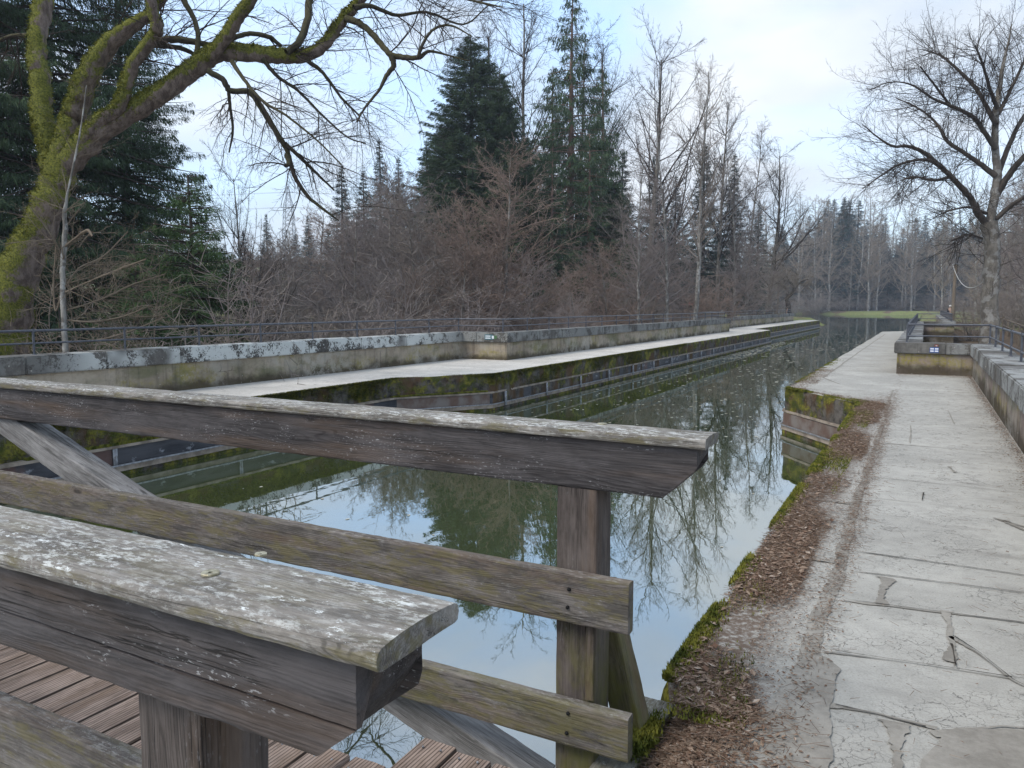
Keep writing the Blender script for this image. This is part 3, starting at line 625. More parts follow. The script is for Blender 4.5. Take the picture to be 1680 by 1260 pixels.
timber('post_cover', (-1.052, 2.593, .165), (-1.052, 2.593, .465), .03, .012, 'wood_post', up=(0, 1, 0), seed=41, bev=.003)
timber('diagonal_brace', (-1.30, 2.70, -.335), (-4.98, 2.70, .955), .15, .15, 'wood_brace', seed=9)
timber('diagonal_brace', (-10.1, 2.70, -.19), (-6.9, 2.70, .955), .15, .15, 'wood_brace', seed=10)
timber('diagonal_brace', (-1.30, .86, -.335), (-4.98, .86, .975), .15, .15, 'wood_brace', seed=11)
timber('outer_brace', (-.965, 2.875, -.10), (-1.10, 2.795, .55), .12, .10, 'wood_brace_mossy', up=(0, 1, .3), seed=12, bev=.006)
timber('outer_brace', (-.965, .62, -.10), (-1.12, .80, .55), .12, .10, 'wood_brace_mossy', up=(0, 1, .3), seed=13, bev=.006)
for i, px in enumerate((-.965, -10.75)):
    timber('sill_beam', (px, .1, -.145 if i == 0 else -.145), (px, 3.18, -.145), .155, .11, 'wood_sill', seed=14 + i, rough=.002)
for i, yb in enumerate((1.25, 1.85)): timber('deck_joist', (-.9, yb, -.09), (-10.9, yb, -.09), .12, .16, 'wood_post', seed=50 + i, step=.3)
x = -1.04
i = 0
while x > -10.8:
    a = rnd.uniform(2.23, 2.28) if x > -1.55 else rnd.uniform(2.01, 2.07)
    b_ = timber('deck_board', (x, 1.075 if x < -1.2 else 1.06, .028 + rnd.uniform(-.003, .003)), (x, a, .028 + rnd.uniform(-.003, .003)), .143, .040, 'wood_deck', seed=60 + i, step=.12, bev=.007, rough=.002)
    x -= .1545; i += 1
# ribbed deck surface: grooves are dark lines painted into the board colour, plus bump
def disc(name, c, r, hole_r, parent, mat, tilt=0):
    n = 20; V = []; F = []
    for (rr_, z) in ((hole_r, -.001), (hole_r, .0014), (r * .95, .0018), (r, .0010), (r, -.002)):
        for j in range(n): a = j * 2 * math.pi / n; V.append((rr_ * math.cos(a), rr_ * math.sin(a), z))
    for k_ in range(4):
        for j in range(n): j2 = (j + 1) % n; F.append((k_ * n + j, k_ * n + j2, k_ * n + n + j2, k_ * n + n + j))
    V.append((0, 0, -.001)); F += [(j, len(V) - 1, (j + 1) % n) for j in range(n)]
    me = bpy.data.meshes.new(name); me.from_pydata(V, [], F); o = link(name, me, mat, parent); me.materials.append(M['hole'])
    for p_ in me.polygons:
        if len(p_.vertices) == 3: p_.material_index = 1
        p_.use_smooth = False
    wm = Matrix.Translation(Vector(c)); bpy.context.view_layer.update(); o.matrix_parent_inverse = parent.matrix_world.inverted(); o.matrix_world = wm; return o
def unp(px, py, z):
    d = AF * FPX + AR * (px - 840) - AU * (py - 630); t_ = (z - CAMH) / d[2]; return Vector(np.array([0, 0, CAMH]) + d * t_)
disc('washer', unp(345, 940, 1.204), .0150, .0042, capN, 'washer'); disc('washer', unp(428, 909, 1.201), .011, .002, capN, 'washer'); disc('washer', unp(988, 695, 1.204), .018, .004, capF, 'washer')
def heads(name, pts, r, axis, mat):
    S = []
    for p in pts:
        p = Vector(p) - BL; S.append((*p, *(p + Vector(axis) * .006), r, r * .8)); 
    parts = [frusta([q], 8) for q in S]; 
    for q, (V, F) in zip(S, parts):
        me = np_mesh(name, V, F); n_ = len(me.vertices); bm = bmesh.new(); bm.from_mesh(me); bmesh.ops.holes_fill(bm, edges=bm.edges); bm.to_mesh(me); bm.free(); link(name, me, mat, bridge)
heads('bolt', [(-1.12, 2.546, .60), (-1.125, 2.546, .53), (-1.12, 2.546, .115), (-1.125, 2.546, .035)], .008, (0, -1, 0), 'hole')
heads('screw', [(-1.04 - .1545 * i + dx, (2.19 if i < 4 else 1.96) + dy, .0485) for i in range(8) for dx, dy in ((-.035, 0), (.035, .01))], .0045, (0, 0, 1), 'galvanised')
# ------------------------------------------------------------------ litter, moss, flecks
def scatter_leaves(n, xf, yf, zf, size=(.012, .035)):
    """small bent leaves: two triangles folded along the midrib"""
    x = xf(n); y = yf(n, x); z = zf(n); a = rs.uniform(0, 6.28, n); L_ = rs.uniform(*size, n); W_ = L_ * rs.uniform(.3, .6, n); tl = rs.uniform(-.5, .5, n); lift = rs.uniform(.0, .5, n)
    d = np.column_stack([np.cos(a), np.sin(a), tl * .5]); s = np.column_stack([-np.sin(a), np.cos(a), lift]); c = np.column_stack([x, y, z])
    V = np.stack([c - d * L_[:, None] / 2, c + s * W_[:, None] / 2, c + d * L_[:, None] / 2, c - s * W_[:, None] / 2 + np.array([0, 0, .003])], 1).reshape(-1, 3)
    i = np.arange(n) * 4; F = np.concatenate([np.stack([i, i + 2, i + 1], 1), np.stack([i, i + 3, i + 2], 1)])
    return V, F
def scatter_needles(n, xf, yf, zf, ln=(.02, .07), r=.0011):
    x = xf(n); y = yf(n, x); z = zf(n); a = rs.uniform(0, 6.28, n); L_ = rs.uniform(*ln, n); t_ = rs.uniform(-.15, .25, n)
    p0 = np.column_stack([x, y, z]); p1 = p0 + np.column_stack([np.cos(a) * L_, np.sin(a) * L_, t_ * L_])
    return frusta(np.column_stack([p0, p1, np.full(n, r), np.full(n, r * .6)]), 3)
ERf = lambda y: edge_r(y)
def litter():
    ny = lambda a, b, p=1.0: (lambda n, x: a + (b - a) * rs.rand(n) ** p)
    lv = []; nd = []
    # edge band of the right towpath
    def band(n, y0, y1, wdt, p=1.0):
        y = y0 + (y1 - y0) * rs.rand(n) ** p; x = edge_r(y) + .02 + wdt * rs.rand(n) ** .9; dens = sines(np.column_stack([x * 2, y]), 77, 2.6) + rs.uniform(-.35, .5, n) - (x - edge_r(y) - wdt * .7) * 1.6; k_ = dens > .02; return x[k_], y[k_]
    for n, y0, y1, wd, p in ((14000, 3.0, 7, .33, 1.2), (18000, 6, 16.3, .38, 1), (1800, 16.3, 22, .40, 1)):
        x, y = band(n, y0, y1, wd, p); lv.append(scatter_leaves(len(x), lambda m: x, lambda m, _: y, lambda m: rs.uniform(.004, .022, m), (.007, .022)))
        x, y = band(n // 9, y0, y1, wd, p); lv.append(scatter_leaves(len(x), lambda m: x, lambda m, _: y, lambda m: rs.uniform(.014, .026, m), (.03, .06)))
        m2 = n // 6; y = y0 + (y1 - y0) * rs.rand(m2) ** p; x = edge_r(y) + wd * .8 + np.abs(rs.normal(0, .14, m2)); lv.append(scatter_leaves(m2, lambda m: x, lambda m, _: y, lambda m: rs.uniform(.006, .02, m), (.006, .022)))
        x, y = band(int(n * 1.7), y0, y1, wd * 1.08, p); nd.append(scatter_needles(len(x), lambda m: x, lambda m, _: y, lambda m: rs.uniform(.003, .02, m), (.015, .06), .0014))
    # recess corner and along the crack strip
    for n, x0, y0, sx, sy in ((1800, -.62, 13.6, .16, 1.0), (1500, -.42, 10, .05, 3.5), (900, -.38, 6.0, .05, 2.5)):
        lv.append(scatter_leaves(n, lambda m: rs.normal(x0, sx, m), lambda m, _: rs.normal(y0, sy, m), lambda m: rs.uniform(.008, .02, m), (.008, .026)))
        nd.append(scatter_needles(n, lambda m: rs.normal(x0, sx, m), lambda m, _: rs.normal(y0, sy, m), lambda m: rs.uniform(.008, .02, m)))
    # foot of the right wall
    for n, s in ((5000, .06), (1500, .15)):
        y = 2 + 19 * rs.rand(n); x = 1.03 - np.abs(rs.normal(0, s, n)); lv.append(scatter_leaves(n, lambda m: x, lambda m, _: y, lambda m: rs.uniform(.006, .03, m), (.01, .032)))
    n = 900; x = rs.uniform(-.5, 1.0, n); y = 20.95 - np.abs(rs.normal(0, .35, n)); lv.append(scatter_leaves(n, lambda m: x, lambda m, _: y, lambda m: rs.uniform(.006, .02, m), (.01, .03)))
    # heap beside the sill beam
    n = 9000; x = np.clip(-.865 + np.abs(rs.normal(0, .19, n)), -.865, .1); y = rs.uniform(1.6, 3.15, n) - (x + .83) * .45; hz = .05 * np.exp(-((x + .75) / .2) ** 2); dz = dip(x, y)
    lv.append(scatter_leaves(n, lambda m: x, lambda m, _: y, lambda m: .012 + dz + hz * rs.rand(m), (.012, .038)))
    n = 3500; x = np.clip(-.865 + np.abs(rs.normal(0, .2, n)), -.865, .1); y = rs.uniform(1.7, 3.1, n); nd.append(scatter_needles(n, lambda m: x, lambda m, _: y, lambda m: dip(x, y) + rs.uniform(.01, .06, m), (.03, .10), .0014))
    # loose single leaves and twigs on the slabs
    lv.append(scatter_leaves(260, lambda m: rs.uniform(-.3, 1, m), lambda m, _: 2 + 16 * rs.rand(m) ** 1.5, lambda m: np.full(m, .02), (.006, .018)))
    nd.append(scatter_needles(420, lambda m: rs.uniform(-.35, 1, m), lambda m, _: 2 + 16 * rs.rand(m) ** 1.5, lambda m: np.full(m, .019), (.02, .08), .0012))
    # left towpath
    V, F = merge(lv); mi = rs.choice([0, 1, 2, 3], len(F) // 1, p=[.42, .27, .24, .07])
    tag(link('leaf_litter', np_mesh('leaf_litter', V, F, False, mi), ['leaf0', 'leaf1', 'leaf2', 'leaf3']), label='brown dead leaves along the towpath edge and wall foot', cat='leaf litter', kind='stuff')
    V, F = merge(nd); mi = rs.choice([0, 1, 2], len(F), p=[.45, .3, .25])
    tag(link('needle_litter', np_mesh('needle_litter', V, F, False, mi), ['leaf0', 'leaf1', 'leaf2']), label='fallen needles and thin twigs strewn on the towpath edge', cat='litter', kind='stuff')
litter()
def moss():
    parts = []
    def tufts(n, x, y, z, out, h=(.008, .028), up=1.0):
        a = rs.uniform(0, 6.28, n); H = rs.uniform(*h, n); d = np.column_stack([np.cos(a) * .5 + out[0], np.sin(a) * .5 + out[1], np.full(n, up)]) * H[:, None]
        s = np.column_stack([-np.sin(a), np.cos(a), a * 0]) * (H * .28)[:, None]; c = np.column_stack([x, y, z])
        V = np.stack([c - s, c + s, c + d], 1).reshape(-1, 3); i = np.arange(n) * 3; parts.append((V, np.stack([i, i + 1, i + 2], 1)))
    def mound_mask(x, y, f=3.0, th=0.0, seed=5): return sines(np.column_stack([x * 1.5, y]), seed, f) + rs.uniform(-.2, .2, len(x)) > th
    for n, y0, y1, wd, p in ((60000, 3.2, 9, .035, 1.3), (30000, 8, 14.4, .05, 1.1), (9000, 14.3, 16.4, .06, 1), (5000, 16.4, 26, .10, 1)):
        y = y0 + (y1 - y0) * rs.rand(n) ** p; x = edge_r(y) - .015 + np.abs(rs.normal(0, wd, n)); m_ = mound_mask(x, y, 4.0, .02); tufts(m_.sum(), x[m_], y[m_], rs.uniform(-.01, .012, m_.sum()), (0, 0))
    n = 26000; y = 2.9 + 12 * rs.rand(n) ** 1.4; x = edge_r(y) + rs.uniform(.0, .32, n); m_ = mound_mask(x, y, 3.2, .22, 9); tufts(m_.sum(), x[m_], y[m_], rs.uniform(.0, .012, m_.sum()), (0, 0), (.008, .022))
    # lips and faces of both channel sides
    for edge, sg, a_, b_, n in ((edge_l, 1, 4, 14.4, 60000), (edge_l, 1, 14.3, 16.5, 16000), (edge_l, 1, 16.4, 34, 60000), (edge_r, -1, 14.3, 16.4, 14000)):
        y = rs.uniform(a_, b_, n); z = -.45 * rs.rand(n) ** 1.3; m_ = (sines(np.column_stack([y, z * 2.2]), 31, 2.2) + .9 * np.exp(z * 7) - .32 + rs.uniform(-.2, .2, n)) > 0
        y, z = y[m_], z[m_]; tufts(len(y), edge(y) + sg * rs.uniform(-.02, .02, len(y)), y, z, (sg * .9, 0), (.02, .055), .25)
    for n, a_, b_ in ((14000, 6, 12.6), (7000, 14.2, 16.3)):      # moss lying on the lower ledge
        y = rs.uniform(a_, b_, n); tufts(n, edge_l(y) + rs.uniform(.02, .10, n), y, np.full(n, -.455), (0, 0), (.01, .05))
    n = 5000; z = rs.uniform(-.09, -.04, n); tufts(n, -.905 + rs.normal(0, .018, n), 2.83 + rs.normal(0, .06, n), z, (0, 0), (.008, .025))
    V, F = merge(parts)
    tag(link('moss', np_mesh('moss', V, F), 'moss'), label='yellow green moss cushions on the channel edges', cat='moss', kind='stuff')
moss()
def flecks():
    n = 1000; y = 15 + 70 * rs.rand(n) ** 1.15; x = np.where(y > 60, rs.uniform(-10.4, -1.2, n), rs.uniform(-9.1, -2.6, n)); n2 = 300
    x = np.concatenate([x, rs.uniform(-9.1, -8.0, n2), rs.uniform(-9, -1.2, 25)]); y = np.concatenate([y, rs.uniform(38, 58, n2), rs.uniform(2.5, 12, 25)]); n = len(x)
    sz = rs.uniform(.02, .075, n) * np.clip(y / 26, .45, 1.6); K = 6; V = []
    for j in range(K): a = j * 6.283 / K; q = rs.uniform(.5, 1.1, n); V.append(np.column_stack([x + np.cos(a) * sz * q, y + np.sin(a) * sz * q * 1.2, np.full(n, WZ + .005)]))
    V = np.stack(V, 1).reshape(-1, 3); F = np.arange(n * K).reshape(n, K)
    tag(link('floating_debris', np_mesh('floating_debris', V, F), 'fleck'), label='pale leaf flecks floating on the canal water', cat='floating debris', kind='stuff')
flecks()
# ------------------------------------------------------------------ bare trees
def grow(segs, p, d, Ln, r, lvl, P, R):
    n = P['n'][lvl]; st = Ln / n; tp = P['tip'][lvl]; wn_ = P['wan'][lvl]; tr = P['trop'][lvl]; px, py, pz = p; dx, dy, dz = d; kids = P['kids'][lvl] if lvl < len(P['kids']) else 0
    acc = 0.0; k0 = P['k0'][lvl] if kids else 1
    for i in range(n):
        dx += R.uniform(-wn_, wn_); dy += R.uniform(-wn_, wn_); dz += R.uniform(-wn_, wn_) + tr
        l = math.sqrt(dx * dx + dy * dy + dz * dz) or 1; dx /= l; dy /= l; dz /= l
        qx, qy, qz = px + dx * st, py + dy * st, pz + dz * st; t0, t1 = i / n, (i + 1) / n
        ra, rb = r * (1 - t0 * (1 - tp)), r * (1 - t1 * (1 - tp)); segs[lvl].append((px, py, pz, qx, qy, qz, ra, rb))
        if kids and t1 > k0:
            acc += kids / (n * (1 - k0)); m_ = int(acc); acc -= m_
            for _ in range(m_):
                f = R.random(); ang = P['ang'][lvl] * R.uniform(.7, 1.3); az = R.uniform(0, 6.283)
                ux, uy, uz = (dy, -dx, 0) if abs(dz) < .95 else (1, 0, 0); ul = math.sqrt(ux * ux + uy * uy + uz * uz) or 1; ux /= ul; uy /= ul
                vx, vy, vz = dy * uz - dz * uy, dz * ux - dx * uz, dx * uy - dy * ux
                ca, sa = math.cos(az) * math.sin(ang), math.sin(az) * math.sin(ang); cg = math.cos(ang)
                nd_ = (dx * cg + ux * ca + vx * sa, dy * cg + uy * ca + vy * sa, dz * cg + uz * ca + vz * sa)
                sh = P['shape'](t0) if lvl == 0 else 1 - .55 * t0
                grow(segs, (px + (qx - px) * f, py + (qy - py) * f, pz + (qz - pz) * f), nd_, P['len'][lvl] * Ln * R.uniform(.6, 1.15) * sh, max(P['rmin'], ra * P['rr'][lvl] * R.uniform(.7, 1.1)), lvl + 1, P, R)
        px, py, pz = qx, qy, qz
def bare_tree(H, r, P, seed, trunk_mat, twig_mat, lean=(0, 0)):
    R = random.Random(seed); segs = [[] for _ in range(6)]; root = empty('tree')
    grow(segs, (0, 0, -.3), (lean[0], lean[1], 1), H, r, 0, P, R)
    S0 = np.array(segs[0]); pts = np.vstack([S0[:1, 0:3], S0[:, 3:6]]); rad = np.concatenate([S0[:1, 6] * 1.25, S0[:, 7]])
    link('trunk', np_mesh('trunk', *tube(pts, rad, 8, .06, seed), True), trunk_mat, root)
    pr = []
    if segs[1]: pr.append(frusta(segs[1], 5))
    for l in (2, 3, 4, 5):
        if segs[l]: pr.append(frusta(segs[l], 3))
    link('crown', np_mesh('crown', *merge(pr)), twig_mat, root); return root
PT = dict(n=[14, 6, 4, 3], tip=[.15, .25, .3, .3], wan=[.05, .16, .22, .3], trop=[.02, .07, .06, .04], kids=[40, 11, 7], k0=[.35, .15, .1], ang=[.75, .75, .7], len=[.34, .42, .45], rr=[.42, .5, .55], rmin=.009, shape=lambda t: 1.15 - .85 * t)
P_tall = dict(PT)                                                        # slender forest tree, crown high up
P_birch = dict(PT, kids=[60, 11, 7], k0=[.2, .1, .05], ang=[.8, .7, .7], len=[.27, .45, .5], trop=[.01, .04, -.02, -.05], rmin=.008, shape=lambda t: 1.2 - .95 * t)
P_alder = dict(PT, n=[12, 7, 4, 3], wan=[.05, .14, .22, .3], kids=[80, 13, 8], k0=[.10, .1, .05], ang=[1.15, .75, .75], len=[.40, .40, .42], trop=[.01, .045, .03, .02], rmin=.0095, shape=lambda t: 1.2 * math.sqrt(max(.03, 1 - t)) * (.6 + .4 * min(1, t * 4)))
P_wide = dict(PT, kids=[26, 11, 7], k0=[.22, .12, .05], ang=[.85, .75, .7], len=[.55, .45, .45], rmin=.010)
P_shrub = dict(n=[6, 5, 3], tip=[.3, .3, .3], wan=[.14, .22, .3], trop=[.02, .02, .02], kids=[15, 8], k0=[.1, .1], ang=[.95, .9], len=[.5, .5], rr=[.5, .55], rmin=.006, shape=lambda t: 1 - .5 * t)
def shrub(seed, twig, stems=14, H=4.0):
    R = random.Random(seed); segs = [[] for _ in range(4)]; root = empty('shrub'); st = []
    for i in range(stems):
        a = R.uniform(0, 6.28); s = R.uniform(.15, .75); grow(segs, (R.uniform(-.5, .5), R.uniform(-.5, .5), -.2), (math.cos(a) * s, math.sin(a) * s, 1), H * R.uniform(.6, 1.1), .022 * H / 4, 0, P_shrub, R)
    link('stem', np_mesh('stem', *frusta(segs[0], 5)), twig, root); link('crown', np_mesh('crown', *merge([frusta(segs[1], 3), frusta(segs[2], 3)])), twig, root); return root
# ------------------------------------------------------------------ spruces
def spruce(H, Rad, seed, trunk_mat='bark_dark', mat='needles', z0=.08, dens=1.0, droop=.35, whorl=.42, nb=6, gap=0.0, hang=.5, size=1.0, power=.85):
    R = np.random.RandomState(seed); root = empty('spruce'); pts = [(0, 0, -.4)] + [(.03 * H * .02 * math.sin(i), .02 * math.cos(i * 1.3), H * i / 12) for i in range(1, 13)]; rad = [.016 * H * (1 - i / 12.6) + .01 for i in range(13)]
    link('trunk', np_mesh('trunk', *tube(pts, rad, 8, .05, seed), True), trunk_mat, root)
    br = []; A, B, Cc, Dd = [], [], [], []
    z = H * z0
    while z < H - .15:
        t_ = z / H; L0 = Rad * (1 - t_) ** power * (.55 + .45 * min(1, (t_ - z0) * 6 + .3)) + .12
        for b in range(nb):
            if R.rand() < gap: continue
            a = R.uniform(0, 6.283); Lb = L0 * R.uniform(.55, 1.15); n = max(3, int(Lb / .5)); up = .45 * t_ - droop * (1 - t_) + R.uniform(-.12, .12)
            zb = z + R.uniform(-.2, .2); s = np.linspace(0, 1, n + 1); dr = -droop * .55 * Lb * s ** 2 + .16 * Lb * s ** 4
            P_ = np.column_stack([np.cos(a) * Lb * s, np.sin(a) * Lb * s, zb + up * Lb * s * .6 + dr])
            r0 = .006 + .012 * Lb
            for i in range(n): br.append((*P_[i], *P_[i + 1], r0 * (1 - i / n) + .004, r0 * (1 - (i + 1) / n) + .004))
            m_ = int(Lb * 34 * dens / size) + 6; tt = R.uniform(.08, 1.03, m_) ** .8; c = np.column_stack([np.interp(tt, s, P_[:, j]) for j in range(3)])
            side = R.choice([-1, 1], m_); fan = R.uniform(0, 1, m_); wdt = (.03 + .13 * min(1, Lb / 2) + .30 * Lb * (1 - tt) * .6) * fan
            lat = np.array([-math.sin(a), math.cos(a), 0]); c = c + lat * (side * wdt)[:, None] + np.column_stack([np.cos(a) * wdt * .55, np.sin(a) * wdt * .55, -wdt * hang * .6 - R.uniform(0, .12, m_)])
            d = np.array([math.cos(a), math.sin(a), 0]) * R.uniform(.2, 1, m_)[:, None] + lat * (side * R.uniform(.1, .9, m_))[:, None] + np.array([0, 0, -1]) * (R.uniform(.1, 1.2, m_) * hang * 1.6 - .25 * t_)[:, None]
            d /= np.linalg.norm(d, axis=1, keepdims=True); l = R.uniform(.16, .42, m_) * size * (1 - .55 * t_); wv = np.cross(d, R.normal(size=(m_, 3))); wv /= np.linalg.norm(wv, axis=1, keepdims=True) + 1e-9; wv *= (R.uniform(.018, .042, m_) * size * (1 - .45 * t_))[:, None]
            A.append(c - wv * .6); B.append(c + wv * .6); Cc.append(c + d * l[:, None] * .55 + wv); Dd.append(c + d * l[:, None])
        z += whorl * R.uniform(.7, 1.3) * (1 - .45 * t_)
    if br: link('branches', np_mesh('branches', *frusta(br, 4)), trunk_mat, root)
    A, B, Cc, Dd = map(np.concatenate, (A, B, Cc, Dd)); V = np.stack([A, B, Cc, Dd], 1).reshape(-1, 3); F = np.arange(len(V)).reshape(-1, 4)
    link('crown', np_mesh('crown', V, F), mat, root); return root
# ------------------------------------------------------------------ trees whose limbs are drawn one by one
def limb_tree(name, limbs, depth, trunk_mat, limb_mat, twig_mat, P, seed, nfine, finelen, thick=.055, **tg):
    """limbs: list of (depth offset at start, at end, [(px,py,radius px)...]) following the tree as it grows"""
    R = random.Random(seed); root_p = at(limbs[0][2][0][0], limbs[0][2][0][1], depth + limbs[0][0]); root = empty(name, tuple(root_p), **tg); tk, lb = [], []; segs = [[] for _ in range(6)]
    for li, (d0, d1, pts) in enumerate(limbs):
        n = len(pts); pos = np.array([at(x, y, depth + d0 + (d1 - d0) * i / max(1, n - 1)) for i, (x, y, r) in enumerate(pts)]) - root_p; rad = np.array([r / FPX * (depth + d0 + (d1 - d0) * i / max(1, n - 1)) for i, (x, y, r) in enumerate(pts)])
        # smooth (Catmull-Rom)
        m_ = (n - 1) * 6 + 1; u = np.linspace(0, n - 1, m_); ext = np.vstack([2 * pos[0] - pos[1], pos, 2 * pos[-1] - pos[-2]]); Pn = []
        for q in u:
            i = min(int(q), n - 2); f = q - i; p_ = ext[i:i + 4]; Pn.append(.5 * ((2 * p_[1]) + (-p_[0] + p_[2]) * f + (2 * p_[0] - 5 * p_[1] + 4 * p_[2] - p_[3]) * f * f + (-p_[0] + 3 * p_[1] - 3 * p_[2] + p_[3]) * f ** 3))
        Pn = np.array(Pn); Rn = np.interp(u, range(n), rad); Pn[1:-1] += np.random.RandomState(seed + li).normal(0, 1, (m_ - 2, 3)) * Rn[1:-1, None] * .08
        big = rad.max() > thick; (tk if big else lb).append(tube(Pn, Rn, 16 if big else 7, .05 if big else .07, seed + li))
        ln = np.linalg.norm(np.diff(Pn, axis=0), axis=1).sum()
        for _ in range(int(ln * nfine * (1.6 if Rn.mean() < thick * .6 else .55))):
            i = R.randint(int(m_ * (.35 if big else .1)), m_ - 2)
            if Rn[i] > thick * 2.3: continue
            d = Pn[i + 1] - Pn[i]; d = d / (np.linalg.norm(d) + 1e-9); o_ = np.array([R.gauss(0, 1), R.gauss(0, 1), R.gauss(0, 1)]); o_ -= d * (o_ @ d); o_ /= np.linalg.norm(o_) + 1e-9; ang = R.uniform(.5, 1.2); d = d * math.cos(ang) + o_ * math.sin(ang)
            grow(segs, tuple(Pn[i]), tuple(d), finelen * R.uniform(.45, 1.2), min(Rn[i] * .5, .02) * R.uniform(.5, 1), 0, P, R)
    link('trunk', np_mesh('trunk', *merge(tk), True), trunk_mat, root)
    if lb: link('branches', np_mesh('branches', *merge(lb), True), limb_mat, root)
    pr = [frusta(segs[0], 4)] + [frusta(s, 3) for s in segs[1:] if s]; link('twigs', np_mesh('twigs', *merge(pr)), twig_mat, root); return root
P_fine = dict(n=[7, 5, 3], tip=[.35, .4, .5], wan=[.16, .24, .3], trop=[-.035, -.02, .0], kids=[8, 4], k0=[.1, .1], ang=[.65, .7], len=[.5, .5], rr=[.55, .6], rmin=.0024, shape=lambda t: 1 - .45 * t)
mossy = [(0, 0, [(-14, 640, 46), (2, 560, 41), (20, 470, 34), (50, 400, 27), (82, 330, 24), (98, 285, 24), (98, 245, 22)]),
         (0, .6, [(92, 285, 18), (78, 235, 16), (68, 180, 16), (66, 130, 15), (60, 90, 14), (64, 45, 14), (72, 0, 15), (74, -60, 14), (90, -150, 12), (110, -260, 8)]),
         (0, -.5, [(98, 275, 20), (112, 225, 19), (125, 180, 18), (145, 125, 17), (168, 85, 15), (205, 50, 12), (240, 28, 9), (262, 5, 7), (280, -40, 6)]),
         (-.2, -1.2, [(125, 245, 12), (158, 205, 12), (195, 175, 11), (207, 140, 10), (222, 100, 10), (250, 62, 10), (257, 42, 10), (250, 10, 9), (246, -60, 8), (260, -150, 6)]),
         (0, -1.0, [(90, 300, 20), (115, 262, 21), (150, 225, 20), (200, 190, 18), (262, 155, 16), (310, 118, 16), (345, 92, 16), (380, 85, 14), (430, 90, 13), (475, 92, 12), (510, 88, 10), (535, 70, 9), (555, 42, 9), (580, 12, 8), (610, -20, 7), (660, -80, 5)]),
         (-.6, -1.6, [(345, 92, 10), (372, 60, 11), (390, 28, 10), (410, 2, 10), (430, -40, 8), (470, -120, 6)]),
         (-.9, -.2, [(470, 86, 6), (492, 68, 6), (504, 35, 6), (508, 0, 6), (520, -50, 5)]),
         (-.4, .2, [(255, 72, 6), (280, 64, 6), (318, 68, 5), (350, 74, 4), (385, 62, 4), (410, 55, 4), (440, 60, 4), (462, 76, 3)]),
         (-.3, 0, [(322, 92, 5), (325, 60, 4), (318, 30, 4), (300, -5, 5), (292, -60, 4)]),
         (-.4, .3, [(228, 72, 5), (262, 75, 4), (300, 80, 4), (322, 92, 3)]),
         (-.7, .3, [(340, 115, 5), (365, 130, 5), (378, 148, 5), (410, 152, 5), (432, 182, 5), (452, 215, 4.5), (468, 240, 4.5), (476, 265, 4), (484, 290, 3.5), (505, 322, 3), (540, 350, 2), (556, 362, 1)]),
         (-.3, .6, [(468, 235, 3.5), (492, 258, 3), (520, 285, 2.4), (548, 312, 1.4)]),
         (-.3, -.6, [(470, 255, 4), (474, 268, 4), (468, 272, 3)]),
         (-.9, -1.6, [(566, 30, 6), (585, 36, 5.5), (605, 50, 5), (625, 72, 5), (642, 90, 5), (665, 94, 4.5), (688, 94, 4), (705, 84, 2.5), (740, 92, 1.4), (770, 100, 1)]),
         (-1.3, -1.1, [(642, 92, 5), (646, 108, 4.5), (634, 124, 3.5), (622, 148, 2.6), (600, 175, 2), (585, 200, 1.2)]),
         (-1.5, -2.0, [(686, 94, 3.4), (695, 70, 2.6), (712, 48, 2.2), (740, 42, 1.8), (775, 60, 1)]),
         (-1.2, -.4, [(580, 12, 5), (610, 10, 3.5), (650, 25, 2.8), (700, 20, 2.2), (760, 40, 1.5), (800, 10, 1)]),
         (-1.2, -2, [(600, -20, 5), (650, -25, 4), (710, -15, 3), (780, 2, 2), (825, 12, 1)]),
         (-.9, .3, [(430, 96, 4), (455, 125, 3), (490, 150, 2.4), (530, 190, 1.8), (570, 225, 1.2), (600, 235, 1)]),
         (-.9, -.3, [(500, 96, 4), (530, 120, 3), (560, 160, 2.2), (590, 190, 1.4)]),
         (-.7, -1.4, [(380, 100, 4), (400, 130, 3), (430, 165, 2.5), (470, 190, 2), (520, 230, 1.5), (560, 270, 1)]),
         (-.7, .2, [(375, 150, 3), (378, 180, 2.5), (382, 215, 2), (376, 250, 1.2)]),
         (.5, .9, [(62, 62, 4), (40, 58, 3.5), (15, 60, 3), (-20, 75, 3)])]
MT = limb_tree('mossy_tree', mossy, 15.5, 'bark_mossy', 'bark_limb', 'twig_dark', P_fine, 5, 4.2, 1.5, thick=.075, label='leaning moss covered tree with bare spreading limbs over the left railing', cat='tree')
